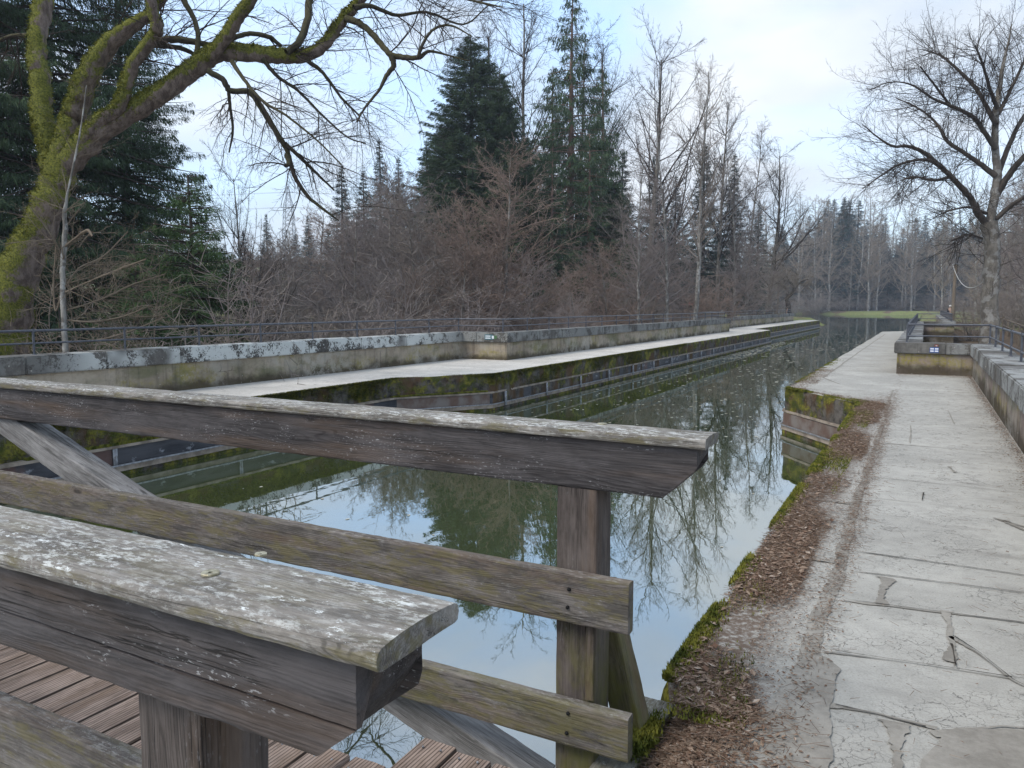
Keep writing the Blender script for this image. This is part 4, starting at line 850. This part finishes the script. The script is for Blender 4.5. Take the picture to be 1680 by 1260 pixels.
def trunk_moss(tree, n):
    o = [c for c in tree.children if c.name.startswith('trunk')][0]; me = o.data; nf = len(me.polygons)
    c = np.zeros(nf * 3); me.polygons.foreach_get('center', c); c = c.reshape(-1, 3); nr = np.zeros(nf * 3); me.polygons.foreach_get('normal', nr); nr = nr.reshape(-1, 3); ar = np.zeros(nf); me.polygons.foreach_get('area', ar)
    if (nr * (c - c.mean(0))).sum() < 0 and False: nr = -nr
    sc_ = nr[:, 2] * .5 - nr[:, 0] * .45 + sines(c, 91, 2.4) * .9; wgt = ar * np.clip(sc_ + .25, 0, 1); wgt /= wgt.sum(); f = rs.choice(nf, n, p=wgt)
    p = c[f] + rs.normal(0, 1, (n, 3)) * np.sqrt(ar[f])[:, None] * .4; N = nr[f]; p -= N * (((p - c[f]) * N).sum(1))[:, None]
    h = rs.uniform(.012, .04, n)[:, None]; d = N + rs.normal(0, .5, (n, 3)) + np.array([0, 0, -.25]); s_ = np.cross(N, rs.normal(0, 1, (n, 3))); s_ /= np.linalg.norm(s_, axis=1, keepdims=True) + 1e-9
    V = np.stack([p - s_ * h * .35, p + s_ * h * .35, p + d * h], 1).reshape(-1, 3); link('moss', np_mesh('moss', V, np.arange(n * 3).reshape(-1, 3)), 'moss', tree)
trunk_moss(MT, 70000)
sap = [(0, 0, [(112, 640, 5), (108, 580, 4.6), (104, 500, 4.4), (103, 440, 4.2), (107, 380, 4), (106, 350, 3.4), (112, 310, 1.4), (125, 250, 1.6), (134, 200, 1.2), (142, 140, .8)]),
       (0, -.6, [(106, 405, 1.9), (125, 390, 1.9), (143, 378, 2.6), (152, 388, 1.6)]), (0, .5, [(104, 510, 1.5), (140, 500, 1.2), (180, 485, 1.8), (215, 468, 1.5), (270, 450, 1)]), (0, -.9, [(106, 480, 1.5), (150, 460, 1.2), (200, 440, 1.6), (240, 425, 1)]),
       (0, .4, [(108, 525, 1.4), (150, 528, 1.8), (200, 520, 1.6), (250, 500, 1)]), (0, -.4, [(103, 420, 1.2), (80, 380, 1.5), (50, 340, 1)]), (0, .2, [(104, 470, 1.2), (92, 510, 1.6), (88, 470, 1.4), (92, 400, 1)]),
       (0, .4, [(107, 470, 1.2), (130, 440, 1.6), (170, 420, 1.4), (210, 380, 1)]), (0, .4, [(108, 560, 1.2), (150, 560, 1.6), (210, 545, 1.4), (270, 520, 1)])]
limb_tree('birch_sapling', sap, 14.3, 'bark_birch', 'twig_tan', 'twig_tan', dict(P_fine, trop=[.0, 0, 0]), 8, 6.5, .8, thick=.03, label='thin pale barked sapling with tangled twigs right of the mossy trunk', cat='tree')
P_fineR = dict(P_fine, trop=[.02, .02, .02], rmin=.0055, kids=[8, 4])
big = [(0, 0, [(1622, 580, 15), (1624, 520, 13), (1627, 450, 12), (1628, 400, 11.5), (1622, 365, 13)]),
       (0, .5, [(1622, 375, 6.8), (1630, 330, 6.8), (1636, 280, 6.1), (1632, 230, 5.4), (1634, 187, 4.8), (1640, 144, 3.7), (1646, 105, 2.7), (1655, 66, 1.4), (1660, 40, 0.7)]),
       (0, -2, [(1622, 372, 5.4), (1605, 350, 5.4), (1590, 322, 4.8), (1570, 300, 4.4), (1545, 275, 4.1), (1515, 250, 3.4), (1490, 240, 2.7), (1465, 240, 2.0), (1440, 225, 1.4), (1415, 204, 0.7)]),
       (-1, -3, [(1545, 275, 2.7), (1520, 262, 2.4), (1480, 268, 2.0), (1450, 285, 1.4), (1415, 310, 0.7)]),
       (-.5, -3, [(1560, 290, 2.7), (1530, 296, 2.0), (1500, 290, 1.7), (1478, 296, 1.0)]),
       (0, 2, [(1634, 290, 4.8), (1612, 272, 4.1), (1580, 250, 3.4), (1555, 232, 3.1), (1540, 208, 2.4), (1525, 191, 1.7), (1500, 174, 1.4), (1470, 161, 0.8)]),
       (0, -1.5, [(1633, 245, 4.1), (1612, 212, 3.7), (1595, 191, 3.4), (1565, 176, 2.7), (1530, 161, 2.0), (1495, 139, 1.5), (1460, 135, 0.8), (1425, 148, 0.7)]),
       (0, 1.5, [(1634, 204, 4.1), (1618, 174, 3.4), (1600, 144, 3.1), (1570, 113, 2.4), (1545, 92, 1.7), (1520, 83, 1.0)]),
       (0, -2, [(1636, 178, 3.4), (1622, 139, 2.7), (1612, 105, 2.0), (1600, 75, 1.4)]), (0, -1, [(1560, 174, 2.0), (1530, 135, 1.7), (1510, 109, 1.0)]),
       (.2, 2, [(1636, 290, 4.8), (1655, 240, 4.1), (1672, 204, 3.4), (1700, 161, 2.7), (1730, 109, 1.4)]), (.2, -2, [(1630, 330, 5.4), (1660, 280, 4.8), (1700, 240, 4.1), (1760, 204, 2.7), (1820, 195, 1.4)]),
       (.2, 1, [(1638, 187, 3.4), (1660, 144, 2.7), (1680, 101, 2.0), (1700, 58, 1.4)]), (0, -1, [(1632, 360, 4.1), (1670, 330, 3.4), (1720, 310, 2.7), (1780, 310, 1.4)]),
       (0, -2, [(1618, 350, 2.7), (1590, 340, 2.0), (1560, 345, 1.4), (1535, 355, 0.8)]), (0, 2, [(1620, 395, 2.0), (1590, 385, 1.6), (1560, 395, 1.0)])]
limb_tree('bare_tree', big, 36, 'bark_grey', 'bark_dark', 'twig_dark', dict(P_fineR, rmin=.0045, kids=[8, 4]), 21, 5.5, 2.3, thick=.16, label='large bare broad crowned tree standing behind the right parapet railing', cat='tree')
# ------------------------------------------------------------------ wood behind the left wall
def put(proto, px, depth, top_py, H0, label=None, cat='tree', group=None, name=None, used=set(), base_z=None, rot=None, sx=1.0):
    """scale a prototype of height H0 so that its top reaches the height the photo shows at that distance"""
    q = at(px, 502, depth); x, y = q[0], q[1]; zb = gz(x, y) if base_z is None else base_z; ztop = at(px, top_py, depth)[2]; s = (ztop - zb) / H0
    o = proto if id(proto) not in used else copy_tree(proto)
    used.add(id(proto)); o.location = (x, y, zb); o.scale = (s * sx, s * sx, s); o.rotation_euler = (0, 0, rnd.uniform(0, 6.28) if rot is None else rot)
    if name: o.name = name
    for q_ in ('group',):
        if q_ in o: del o[q_]
    tag(o, label, cat, group); return o
SP_A = spruce(28, 7.2, 1, dens=3.0, droop=.30, power=.66, nb=9, whorl=.36, hang=.6, size=1.25)
SP_B = spruce(28, 5.4, 2, trunk_mat='bark_reddish', dens=1.9, droop=.6, power=.62, gap=.36, nb=6, whorl=.5, hang=2.6, z0=.12, size=1.7)
SP_N = spruce(26, 6.2, 3, mat='needles', dens=2.6, droop=.5, power=.6, nb=8, whorl=.40, hang=1.5, size=.85, z0=.05, gap=.12)
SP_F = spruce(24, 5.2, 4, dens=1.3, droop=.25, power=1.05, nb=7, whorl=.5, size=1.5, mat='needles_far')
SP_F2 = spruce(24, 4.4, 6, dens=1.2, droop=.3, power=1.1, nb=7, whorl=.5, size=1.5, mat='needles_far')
SP_Y = spruce(9, 3.0, 5, mat='needles_fresh', dens=2.2, droop=.45, power=.7, nb=7, whorl=.26, hang=.9, size=.6, z0=.03)
T_tall = bare_tree(24, .26, P_tall, 31, 'bark_grey', 'twig_dark'); T_tall2 = bare_tree(24, .24, P_tall, 32, 'bark_birch', 'twig_brown', (.08, .02)); T_birch = bare_tree(20, .17, P_birch, 33, 'bark_birch', 'twig_purple')
T_ald = bare_tree(14, .14, P_alder, 34, 'bark_grey', 'twig_purple'); T_ald2 = bare_tree(14, .14, P_alder, 35, 'bark_grey', 'twig_brown'); T_rust = bare_tree(14, .15, P_alder, 36, 'bark_grey', 'twig_rust')
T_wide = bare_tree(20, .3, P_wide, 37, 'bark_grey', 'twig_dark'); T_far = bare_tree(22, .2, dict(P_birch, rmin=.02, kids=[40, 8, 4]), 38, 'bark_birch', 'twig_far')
S_br = shrub(41, 'twig_brown'); S_pu = shrub(42, 'twig_purple', 16); S_ru = shrub(43, 'twig_rust', 22); S_ta = shrub(44, 'twig_tan', 12)
big_spruces = [(95, 30, -420, 'tall dark drooping spruce directly behind the fork of the mossy tree', SP_N), (-90, 27, -520, 'dark spruce cut by the left edge of the photo', SP_N), (215, 33, -60, 'dark spruce whose tips reach right of the mossy trunk', SP_N)]
for px, d, tp, lb, pr in big_spruces: put(pr, px, d, tp, 26, lb, 'spruce', name='spruce')
put(SP_Y, 318, 25, 290, 9, 'low fresh green spruce at the right end of the dark spruces', 'spruce', name='spruce'); put(SP_Y, 225, 22, 400, 9, 'small green spruce between sapling and low fresh spruce', 'spruce', name='spruce')
put(SP_A, 775, 62, 72, 28, 'broad dense dark spruce left of the tallest spruce', 'spruce', name='spruce', rot=.4, sx=1.15)
put(SP_B, 935, 66, 8, 28, 'tallest spruce with hanging curtains and reddish bare trunk', 'spruce', name='spruce', rot=2.2, sx=1.05); put(SP_B, 905, 70, 120, 28, 'hanging dark spruce just left of the reddish trunk', 'spruce', name='spruce', rot=1.0, sx=.9); put(SP_B, 985, 72, 120, 28, 'hanging dark spruce just right of the reddish trunk', 'spruce', name='spruce', rot=4, sx=.8)
for px, d, tp, lb in [(905, 60, 250, 'dark full spruce left under the reddish trunk'), (965, 62, 225, 'dark full spruce right under the reddish trunk'), (1005, 64, 300, 'dark spruce at the right foot of the tallest spruce'), (730, 66, 210, 'dark spruce bulging left of the broad dense one'), (820, 60, 130, 'dense spruce at the right shoulder of the broad dark one')]: put(SP_B if px in (905, 965) else SP_A, px, d, tp, 28, lb, 'spruce', name='spruce', sx=1.0)
SG = 'spruces in the wood behind the left wall'
for px, d, tp, lb in [(627, 105, 233, 'slim spruce with spiky top above the brown birches'), (565, 100, 275, 'pointed spruce touched by the drooping limb tip'), (600, 112, 283, 'narrow spruce between two taller spiky ones'), (657, 108, 262, 'spruce just right of the slim spiky one'),
                      (441, 150, 352, 'far small spruce left of the pylon'), (509, 150, 354, 'far small spruce right of the pylon'), (703, 92, 235, 'pale topped spruce left of the broad dark one'), (1150, 92, 240, 'spruce behind the tall pale trunk'),
                      (1199, 98, 256, 'pointed spruce right of the tall pale trunk'), (1070, 92, 256, 'spruce right of the hanging spruces'), (1105, 96, 290, 'lower spruce between two bare crowns'), (1240, 112, 330, 'spruce behind the leaning bare tree'), (1018, 80, 250, 'spruce beside the curtains of the tallest spruce'),
                      (1030, 60, 400, 'low dark spruce near the railing under the tall ones'), (860, 74, 230, 'dark spruce filling the gap between the two great spruces')]:
    put(rnd.choice([SP_F, SP_F2]) if d > 75 else SP_A, px, d, tp, 24 if d > 75 else 28, lb, 'spruce', SG, name='spruce', sx=1.15)
for pr, px, d, tp, H0, lb in [
    (T_tall, 868, 84, 28, 24, 'tall bare tree rising between the two great spruces'), (T_tall, 1000, 80, 85, 24, 'bare tree with rounded top right of the tallest spruce'), (T_wide, 1058, 78, 105, 20, 'bare spreading tree with steep limbs left of the pale trunk'),
    (T_tall2, 1140, 52, 128, 24, 'tall bare tree with pale speckled trunk'), (T_tall, 1175, 86, 175, 24, 'bare tree behind the pale speckled trunk'), (T_birch, 1225, 92, 212, 20, 'slender bare tree with brushy upright top'),
    (T_wide, 1262, 88, 258, 20, 'dark limbed bare tree leaning right at the end of the wood'), (T_birch, 1205, 84, 235, 20, 'bare birch left of the brushy topped tree'), (T_tall, 935, 88, 60, 24, 'thin bare tree showing behind the tallest spruce'), (T_tall, 820, 80, 60, 24, 'bare tree behind the broad dark spruce'),
    (T_birch, 1095, 45, 200, 20, 'white stemmed birch with curved trunk in the middle wood'), (T_birch, 1048, 44, 250, 20, 'birch right of the low dark spruce')]:
    put(pr, px, d, tp, H0, lb, 'tree', 'bare trees in the wood behind the left wall', name='bare_tree')
put(T_rust, 815, 44, 245, 14, 'rust brown alder in front of the broad dark spruce', 'tree', name='alder_tree', sx=1.05); put(T_ald, 640, 46, 285, 14, 'purplish brown alder below the slim spiky spruce', 'tree', name='alder_tree', sx=1.0)
AG = 'brown alders behind the left railing'
al = [(560, 44, 360, 0), (705, 48, 345, 1), (500, 50, 385, 1), (455, 54, 400, 0), (415, 48, 405, 2), (745, 40, 400, 2), (640, 46, 300, 0), (600, 52, 320, 1), (670, 54, 305, 0), (530, 58, 350, 2), (575, 40, 345, 0), (680, 42, 330, 1), (480, 38, 415, 1), (430, 40, 405, 0), (790, 42, 330, 2), (845, 44, 350, 2), (870, 40, 430, 0), (950, 40, 440, 2), (1000, 46, 400, 2), (1050, 50, 390, 0), (1045, 62, 330, 1), (1130, 60, 420, 0), (1220, 70, 400, 0), (1255, 76, 400, 1), (620, 36, 450, 1), (700, 36, 440, 2)]
alp = [T_ald, T_ald2, T_rust]; aw = ['purplish', 'grey brown', 'rust tinged']
for i, (px, d, tp, k_) in enumerate(al): put(alp[k_], px, d, tp, 14, '%s bare alder number of the twiggy mass behind the left railing' % aw[k_] if False else '%s bare alder in the twiggy mass behind the left railing' % aw[k_], 'tree', AG, name='alder_tree', sx=1.15)
put(T_wide, 388, 33, 290, 20, 'thin bare tree against the sky right of the fresh green spruce', 'tree', name='bare_tree', sx=.62)
SH = 'bare shrubs behind the left railing'
sh = [(150, 15.6, 470, 3), (235, 17, 480, 3), (60, 17, 500, 3), (300, 19, 500, 0), (410, 22, 458, 1), (450, 24, 483, 0), (555, 26, 488, 0), (610, 26, 495, 1), (775, 29, 478, 1), (935, 34, 483, 1), (1070, 46, 483, 0), (1175, 56, 453, 2), (640, 33, 448, 1), (580, 33, 458, 0), (1010, 50, 448, 2)]
shp = [S_br, S_pu, S_ru, S_ta]; sw = ['grey brown', 'purplish', 'rust coloured', 'pale tan']
for px, d, tp, k_ in sh: put(shp[k_], px, d, tp, 4, '%s bare shrub rising behind the left railing' % sw[k_], 'shrub', SH, name='shrub', sx=1.25)
# far wood beyond the canal bend and on the hills: countable trees, copies
FG = 'hazy spruces of the far wood'; FB = 'hazy bare trees of the far wood'
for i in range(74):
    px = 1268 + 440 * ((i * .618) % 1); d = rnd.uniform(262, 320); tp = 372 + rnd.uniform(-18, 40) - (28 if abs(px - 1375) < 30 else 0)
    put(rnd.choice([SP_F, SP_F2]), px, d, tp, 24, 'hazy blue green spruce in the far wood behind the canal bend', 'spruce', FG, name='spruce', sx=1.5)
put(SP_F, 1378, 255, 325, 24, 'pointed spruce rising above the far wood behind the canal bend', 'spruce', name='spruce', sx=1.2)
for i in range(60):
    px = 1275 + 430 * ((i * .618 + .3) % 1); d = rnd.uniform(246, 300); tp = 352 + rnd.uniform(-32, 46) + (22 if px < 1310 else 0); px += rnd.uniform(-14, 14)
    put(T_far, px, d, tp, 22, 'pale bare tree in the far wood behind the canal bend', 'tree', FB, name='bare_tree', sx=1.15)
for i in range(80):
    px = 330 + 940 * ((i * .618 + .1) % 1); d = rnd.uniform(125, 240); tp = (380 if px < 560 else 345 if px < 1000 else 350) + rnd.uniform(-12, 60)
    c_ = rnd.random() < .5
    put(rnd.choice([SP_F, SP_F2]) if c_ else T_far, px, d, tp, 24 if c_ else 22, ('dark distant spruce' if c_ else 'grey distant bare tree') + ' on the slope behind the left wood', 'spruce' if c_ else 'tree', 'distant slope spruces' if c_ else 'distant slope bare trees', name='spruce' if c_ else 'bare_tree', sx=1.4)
# right bank growth
for px, d, tp, pr, H0, lb in [(1600, 95, 330, T_far, 22, 'pale bare tree left of the big trunk on the right bank'), (1678, 62, 250, T_tall2, 24, 'pale trunked tree at the right edge of the photo'), (1545, 130, 345, T_far, 22, 'bare tree behind the leaning pole'), (1650, 75, 300, T_ald2, 14, 'twiggy tree right of the big trunk'), (1710, 50, 200, T_ald, 14, 'bare tree just beyond the right edge')]:
    put(pr, px, d, tp, H0, lb, 'tree', name='bare_tree')
for px, d, tp, k_ in [(1590, 46, 480, 0), (1668, 58, 455, 1), (1640, 70, 450, 3), (1700, 48, 460, 0), (1560, 120, 480, 1), (1610, 110, 470, 0), (1650, 100, 460, 1)]: put(shp[k_], px, d, tp, 4, '%s bush on the right bank behind the parapet' % sw[k_], 'shrub', 'bushes on the right bank', name='shrub', sx=1.6)
for px, d, tp in [(1345, 240, 470), (1300, 235, 478), (1420, 250, 480), (1480, 250, 480), (1530, 250, 478), (1385, 246, 482)]: put(S_br, px, d, tp, 4, 'grey brown bush at the foot of the far wood', 'shrub', 'bushes at the foot of the far wood', name='shrub', sx=2.2)
ft = [(0, 0, [(1294, 522, 5), (1293, 500, 4), (1290, 488, 3.5)]), (0, 1, [(1290, 492, 2.4), (1292, 478, 2), (1286, 470, 2), (1277, 466, 1.4), (1270, 460, .8)]), (0, -1, [(1292, 490, 2.4), (1300, 480, 2), (1302, 470, 1.8), (1294, 462, 1.5), (1286, 460, 1)]), (0, 2, [(1298, 484, 2), (1306, 472, 1.6), (1314, 462, 1.2), (1326, 458, .8)]), (0, 0, [(1300, 472, 1.2), (1290, 452, 1)])]
limb_tree('crooked_tree', ft, 98, 'bark_dark', 'bark_dark', 'twig_tan', dict(P_fineR, rmin=.014), 61, 2.2, 3.0, thick=.3, label='small crooked forked tree above the end of the left parapet', cat='tree')
# ------------------------------------------------------------------ small far things
def pole(px, py_top, d, r, label, top=None):
    b = at(px, 502, d); z0 = gz(b[0], b[1]); zt = at(px, py_top, d)[2]; e = empty('wooden_pole', (b[0], b[1], z0), label=label, cat='pole')
    link('shaft', np_mesh('shaft', *tube([(0, 0, -.3), (0, 0, (zt - z0) / 2), (0.02, 0, zt - z0)], [r, r * .9, r * .75], 8), True), 'twig_tan', e); boxes('pole_cap', [(-r, r, -r, r, zt - z0, zt - z0 + .08)], 'galvanised', e, bevel=.01); return e, zt
pole(1265, 447, 92, .14, 'tall wooden pole behind the end of the left parapet'); pole(1276, 468, 104, .12, 'shorter wooden pole right of the tall pole')
_, zt = pole(1564, 434, 58, .14, 'pale wooden pole left of the large bare tree')
p0, p1 = at(1563, 434, 58), at(1618, 458, 36); n = 16
cp = [tuple(p0 + (p1 - p0) * i / n + np.array([0, 0, -3.0 * (4 * (i / n) * (1 - i / n)) * .32])) for i in range(n + 1)]
link_o = link('cable', np_mesh('cable', *tube(cp, [.02] * (n + 1), 6), True), 'rope'); tag(link_o, 'pale cable sagging between the wooden pole and the large bare tree', 'cable')
def person(px, d, label, jacket, trousers, hair, yaw, h=1.74):
    b = at(px, 502, d); z0 = gz(b[0], b[1]); e = empty('person', (b[0], b[1], z0), label=label, cat='person'); e.rotation_euler = (0, 0, yaw)
    J = {'pel': (0, 0, .95, .13), 'chest': (0, 0, 1.30, .155), 'neck': (0, 0, 1.48, .055), 'head': (0, .01, 1.60, .085), 'top': (0, .01, 1.69, .07)}
    for s, t_ in ((-1, 'l'), (1, 'r')):
        J['hip' + t_] = (s * .09, 0, .9, .095); J['kn' + t_] = (s * .10, .03 * s, .5, .06); J['an' + t_] = (s * .10, .05 * s, .09, .042); J['toe' + t_] = (s * .11, .05 * s + .15, .04, .035)
        J['sh' + t_] = (s * .17, 0, 1.40, .06); J['el' + t_] = (s * .23, -.03, 1.13, .045); J['wr' + t_] = (s * .22, .06, .88, .03); J['ha' + t_] = (s * .21, .09, .79, .03)
    Ed = [('pel', 'chest'), ('chest', 'neck'), ('neck', 'head'), ('head', 'top')]
    for t_ in 'lr': Ed += [('pel', 'hip' + t_), ('hip' + t_, 'kn' + t_), ('kn' + t_, 'an' + t_), ('an' + t_, 'toe' + t_), ('chest', 'sh' + t_), ('sh' + t_, 'el' + t_), ('el' + t_, 'wr' + t_), ('wr' + t_, 'ha' + t_)]
    def skin(name, keep, grow_, mat):
        ks = [k_ for k_ in J if k_ in keep]; idx = {k_: i for i, k_ in enumerate(ks)}; me = bpy.data.meshes.new(name)
        me.from_pydata([tuple(c * h / 1.74 for c in J[k_][:3]) for k_ in ks], [(idx[a], idx[c]) for a, c in Ed if a in idx and c in idx], []); o = link(name, me, mat, e)
        m_ = o.modifiers.new('skin', 'SKIN'); s_ = o.modifiers.new('sub', 'SUBSURF'); s_.levels = s_.render_levels = 1
        for i, k_ in enumerate(ks): me.skin_vertices[0].data[i].radius = (J[k_][3] * grow_,) * 2; me.skin_vertices[0].data[i].use_root = (i == 0)
        return o
    skin('body', set(J), 1.0, 'skin'); skin('jacket', {'pel', 'chest', 'shl', 'shr', 'ell', 'elr', 'wrl', 'wrr'}, 1.28, jacket); skin('trousers', {'pel', 'hipl', 'hipr', 'knl', 'knr', 'anl', 'anr'}, 1.25, trousers)
    bm = bmesh.new(); bmesh.ops.create_icosphere(bm, subdivisions=2, radius=.112)
    for v in bm.verts: v.co = Vector((v.co.x * .9, v.co.y + (-.012), v.co.z * .85 + 1.675 * h / 1.74 + (.03 if v.co.y > .03 and v.co.z < .03 else 0)))
    me = bpy.data.meshes.new('hair'); bm.to_mesh(me); bm.free(); link('hair', me, hair, e); return e
person(1292, 96, 'person in dark clothes standing at the end of the left parapet', 'cloth_dark', 'cloth_dark', 'hair_dark', 2.4); person(1259, 100, 'person in a red jacket beside the tall wooden pole', 'cloth_red', 'cloth_blue', 'hair_dark', 1.2, 1.6); person(1559, 66, 'grey haired person behind the right railing near the pale pole', 'cloth_dark', 'cloth_blue', 'hair_grey', .4)
b = at(1268, 502, 97); sgn_ = empty('notice_board', (b[0], b[1], gz(b[0], b[1])), label='small white notice board on a post by the tall wooden pole', cat='sign')
boxes('post', [(-.04, .04, -.04, .04, 0, 1.25)], 'twig_tan', sgn_); boxes('panel', [(-.16, .16, -.06, -.042, .95, 1.75)], 'paint_white', sgn_, bevel=.006)
def wfence(pts, label, h=1.0):
    e = empty('wooden_fence', (pts[0][0], pts[0][1], gz(*pts[0])), label=label, cat='fence'); x0, y0, z0 = e.location; me = None
    for i in range(len(pts) - 1):
        a, c = np.array(pts[i]), np.array(pts[i + 1]); n = max(1, int(np.linalg.norm(c - a) / 2.4)); za, zc = gz(*a), gz(*c); S = []
        for hh in (h * .9, h * .5): S.append((a[0] - x0, a[1] - y0, za + hh - z0, c[0] - x0, c[1] - y0, zc + hh - z0, .045, .04))
        link('rail', np_mesh('rail', *frusta(S[:1], 6), True), 'twig_tan', e); link('rail', np_mesh('rail', *frusta(S[1:], 6), True), 'twig_tan', e)
        for j in range(n + 1):
            q = a + (c - a) * j / n
            if me is None: me = np_mesh('post', *frusta([(0, 0, -.2, 0, 0, h, .06, .055), (0, 0, h, 0, 0, h + .02, .055, .01)], 7), True); me.materials.append(M['twig_tan'])
            o = bpy.data.objects.new('post', me); col.objects.link(o); o.parent = e; o.location = (q[0] - x0, q[1] - y0, gz(*q) - z0)
    return e
def gp(px, d): q = at(px, 502, d); return (float(q[0]), float(q[1]))
wfence([gp(1566, 75), gp(1616, 66), gp(1640, 52), gp(1700, 38)], 'rustic two rail wooden fence behind the right bank tree', 1.05)
# red-roofed shed glimpsed through the wood
b = at(1115, 502, 100); sh_ = empty('shed', (b[0], b[1], gz(b[0], b[1])), label='low shed with a red roof glimpsed behind the pale trunk', cat='shed'); zz = -sh_.location.z; sh_.rotation_euler = (0, 0, YAW)
boxes('wall', [(-3, 3, 0, 4, 0, zz + 1.75)], 'plaster', sh_); me = bpy.data.meshes.new('roof'); me.from_pydata([(-3.3, -.3, zz + 1.7), (3.3, -.3, zz + 1.7), (3.3, 4.3, zz + 1.7), (-3.3, 4.3, zz + 1.7), (-3.3, 2, zz + 3.3), (3.3, 2, zz + 3.3)], [], [(0, 1, 5, 4), (2, 3, 4, 5), (0, 4, 3), (1, 2, 5), (0, 3, 2, 1)]); link('roof', me, 'roof_red', sh_)
boxes('door', [(-.5, .5, -.03, -.002, 0, 2.0)], 'bark_dark', sh_); boxes('window', [(1.2, 2.2, -.03, -.002, zz + .4, zz + 1.2)], 'glass_dark', sh_)
# lattice pylon
b = at(478, 502, 330); zb = gz(b[0], b[1]); Hp = at(478, 308, 330)[2] - zb; py_ = empty('pylon', (b[0], b[1], zb), label='distant lattice steel pylon between the two far small spruces', cat='pylon'); py_.rotation_euler = (0, 0, YAW); S = []
def hw(t_): return 3.0 * (1 - t_) + 1.25 * t_ if t_ < .8 else 1.25 * (1 - (t_ - .8) / .2) + .1
ts = np.linspace(0, 1, 15)
for i in range(14):
    a, c, za, zc = hw(ts[i]), hw(ts[i + 1]), ts[i] * Hp, ts[i + 1] * Hp; Q = [(1, 1), (1, -1), (-1, -1), (-1, 1)]
    for j in range(4):
        s, s2 = Q[j], Q[(j + 1) % 4]; S.append((s[0] * a, s[1] * a, za, s[0] * c, s[1] * c, zc, .14, .13)); S.append((s[0] * a, s[1] * a, za, s2[0] * c, s2[1] * c, zc, .07, .07)); S.append((s2[0] * a, s2[1] * a, za, s[0] * c, s[1] * c, zc, .07, .07)); S.append((s[0] * c, s[1] * c, zc, s2[0] * c, s2[1] * c, zc, .07, .07))
link('lattice_tower', np_mesh('lattice_tower', *frusta(S, 4)), 'steel', py_)
arms = [(-s * 1.0, 0, Hp * f, s * 1.0, 0, Hp * f, .16, .16) for f, s in ((.76, 3.2), (.93, 2.4))]; link('cross_arm', np_mesh('cross_arm', *frusta(arms, 4)), 'steel', py_)
W_ = [(x_ + s_ * 0, y_, z_, x_ + 0, y_ + yy, z_ - 2.5, .045, .045) for (x_, y_, z_, s_) in ((-3.2, 0, Hp * .76, 1), (3.2, 0, Hp * .76, 1), (-2.4, 0, Hp * .93, 1), (2.4, 0, Hp * .93, 1)) for yy in (130, -130)]
W_ = [(a[0], a[1], a[2], a[0] + (a[4] - a[1]) * 1.0, a[1] + 20, a[5], .04, .04) for a in W_]; link('cable', np_mesh('cable', *frusta(W_, 4)), 'steel', py_)
# ------------------------------------------------------------------ haze
HAZE = .0005
if HAZE:
    V, F = box_vf(-950, 950, -130, 1460, -8, 75); me = bpy.data.meshes.new('haze'); me.from_pydata([tuple(v) for v in V], [], [tuple(f) for f in F]); hz = bpy.data.objects.new('haze', me); col.objects.link(hz)
    m = bpy.data.materials.new('haze'); m.use_nodes = True; m.node_tree.nodes.clear(); pv = m.node_tree.nodes.new('ShaderNodeVolumePrincipled'); pv.inputs['Color'].default_value = (.76, .86, 1, 1); pv.inputs['Density'].default_value = HAZE; pv.inputs['Anisotropy'].default_value = .2
    m.node_tree.links.new(pv.outputs[0], m.node_tree.nodes.new('ShaderNodeOutputMaterial').inputs['Volume']); me.materials.append(m); tag(hz, label='thin pale haze in the air over the whole place', cat='haze', kind='stuff')
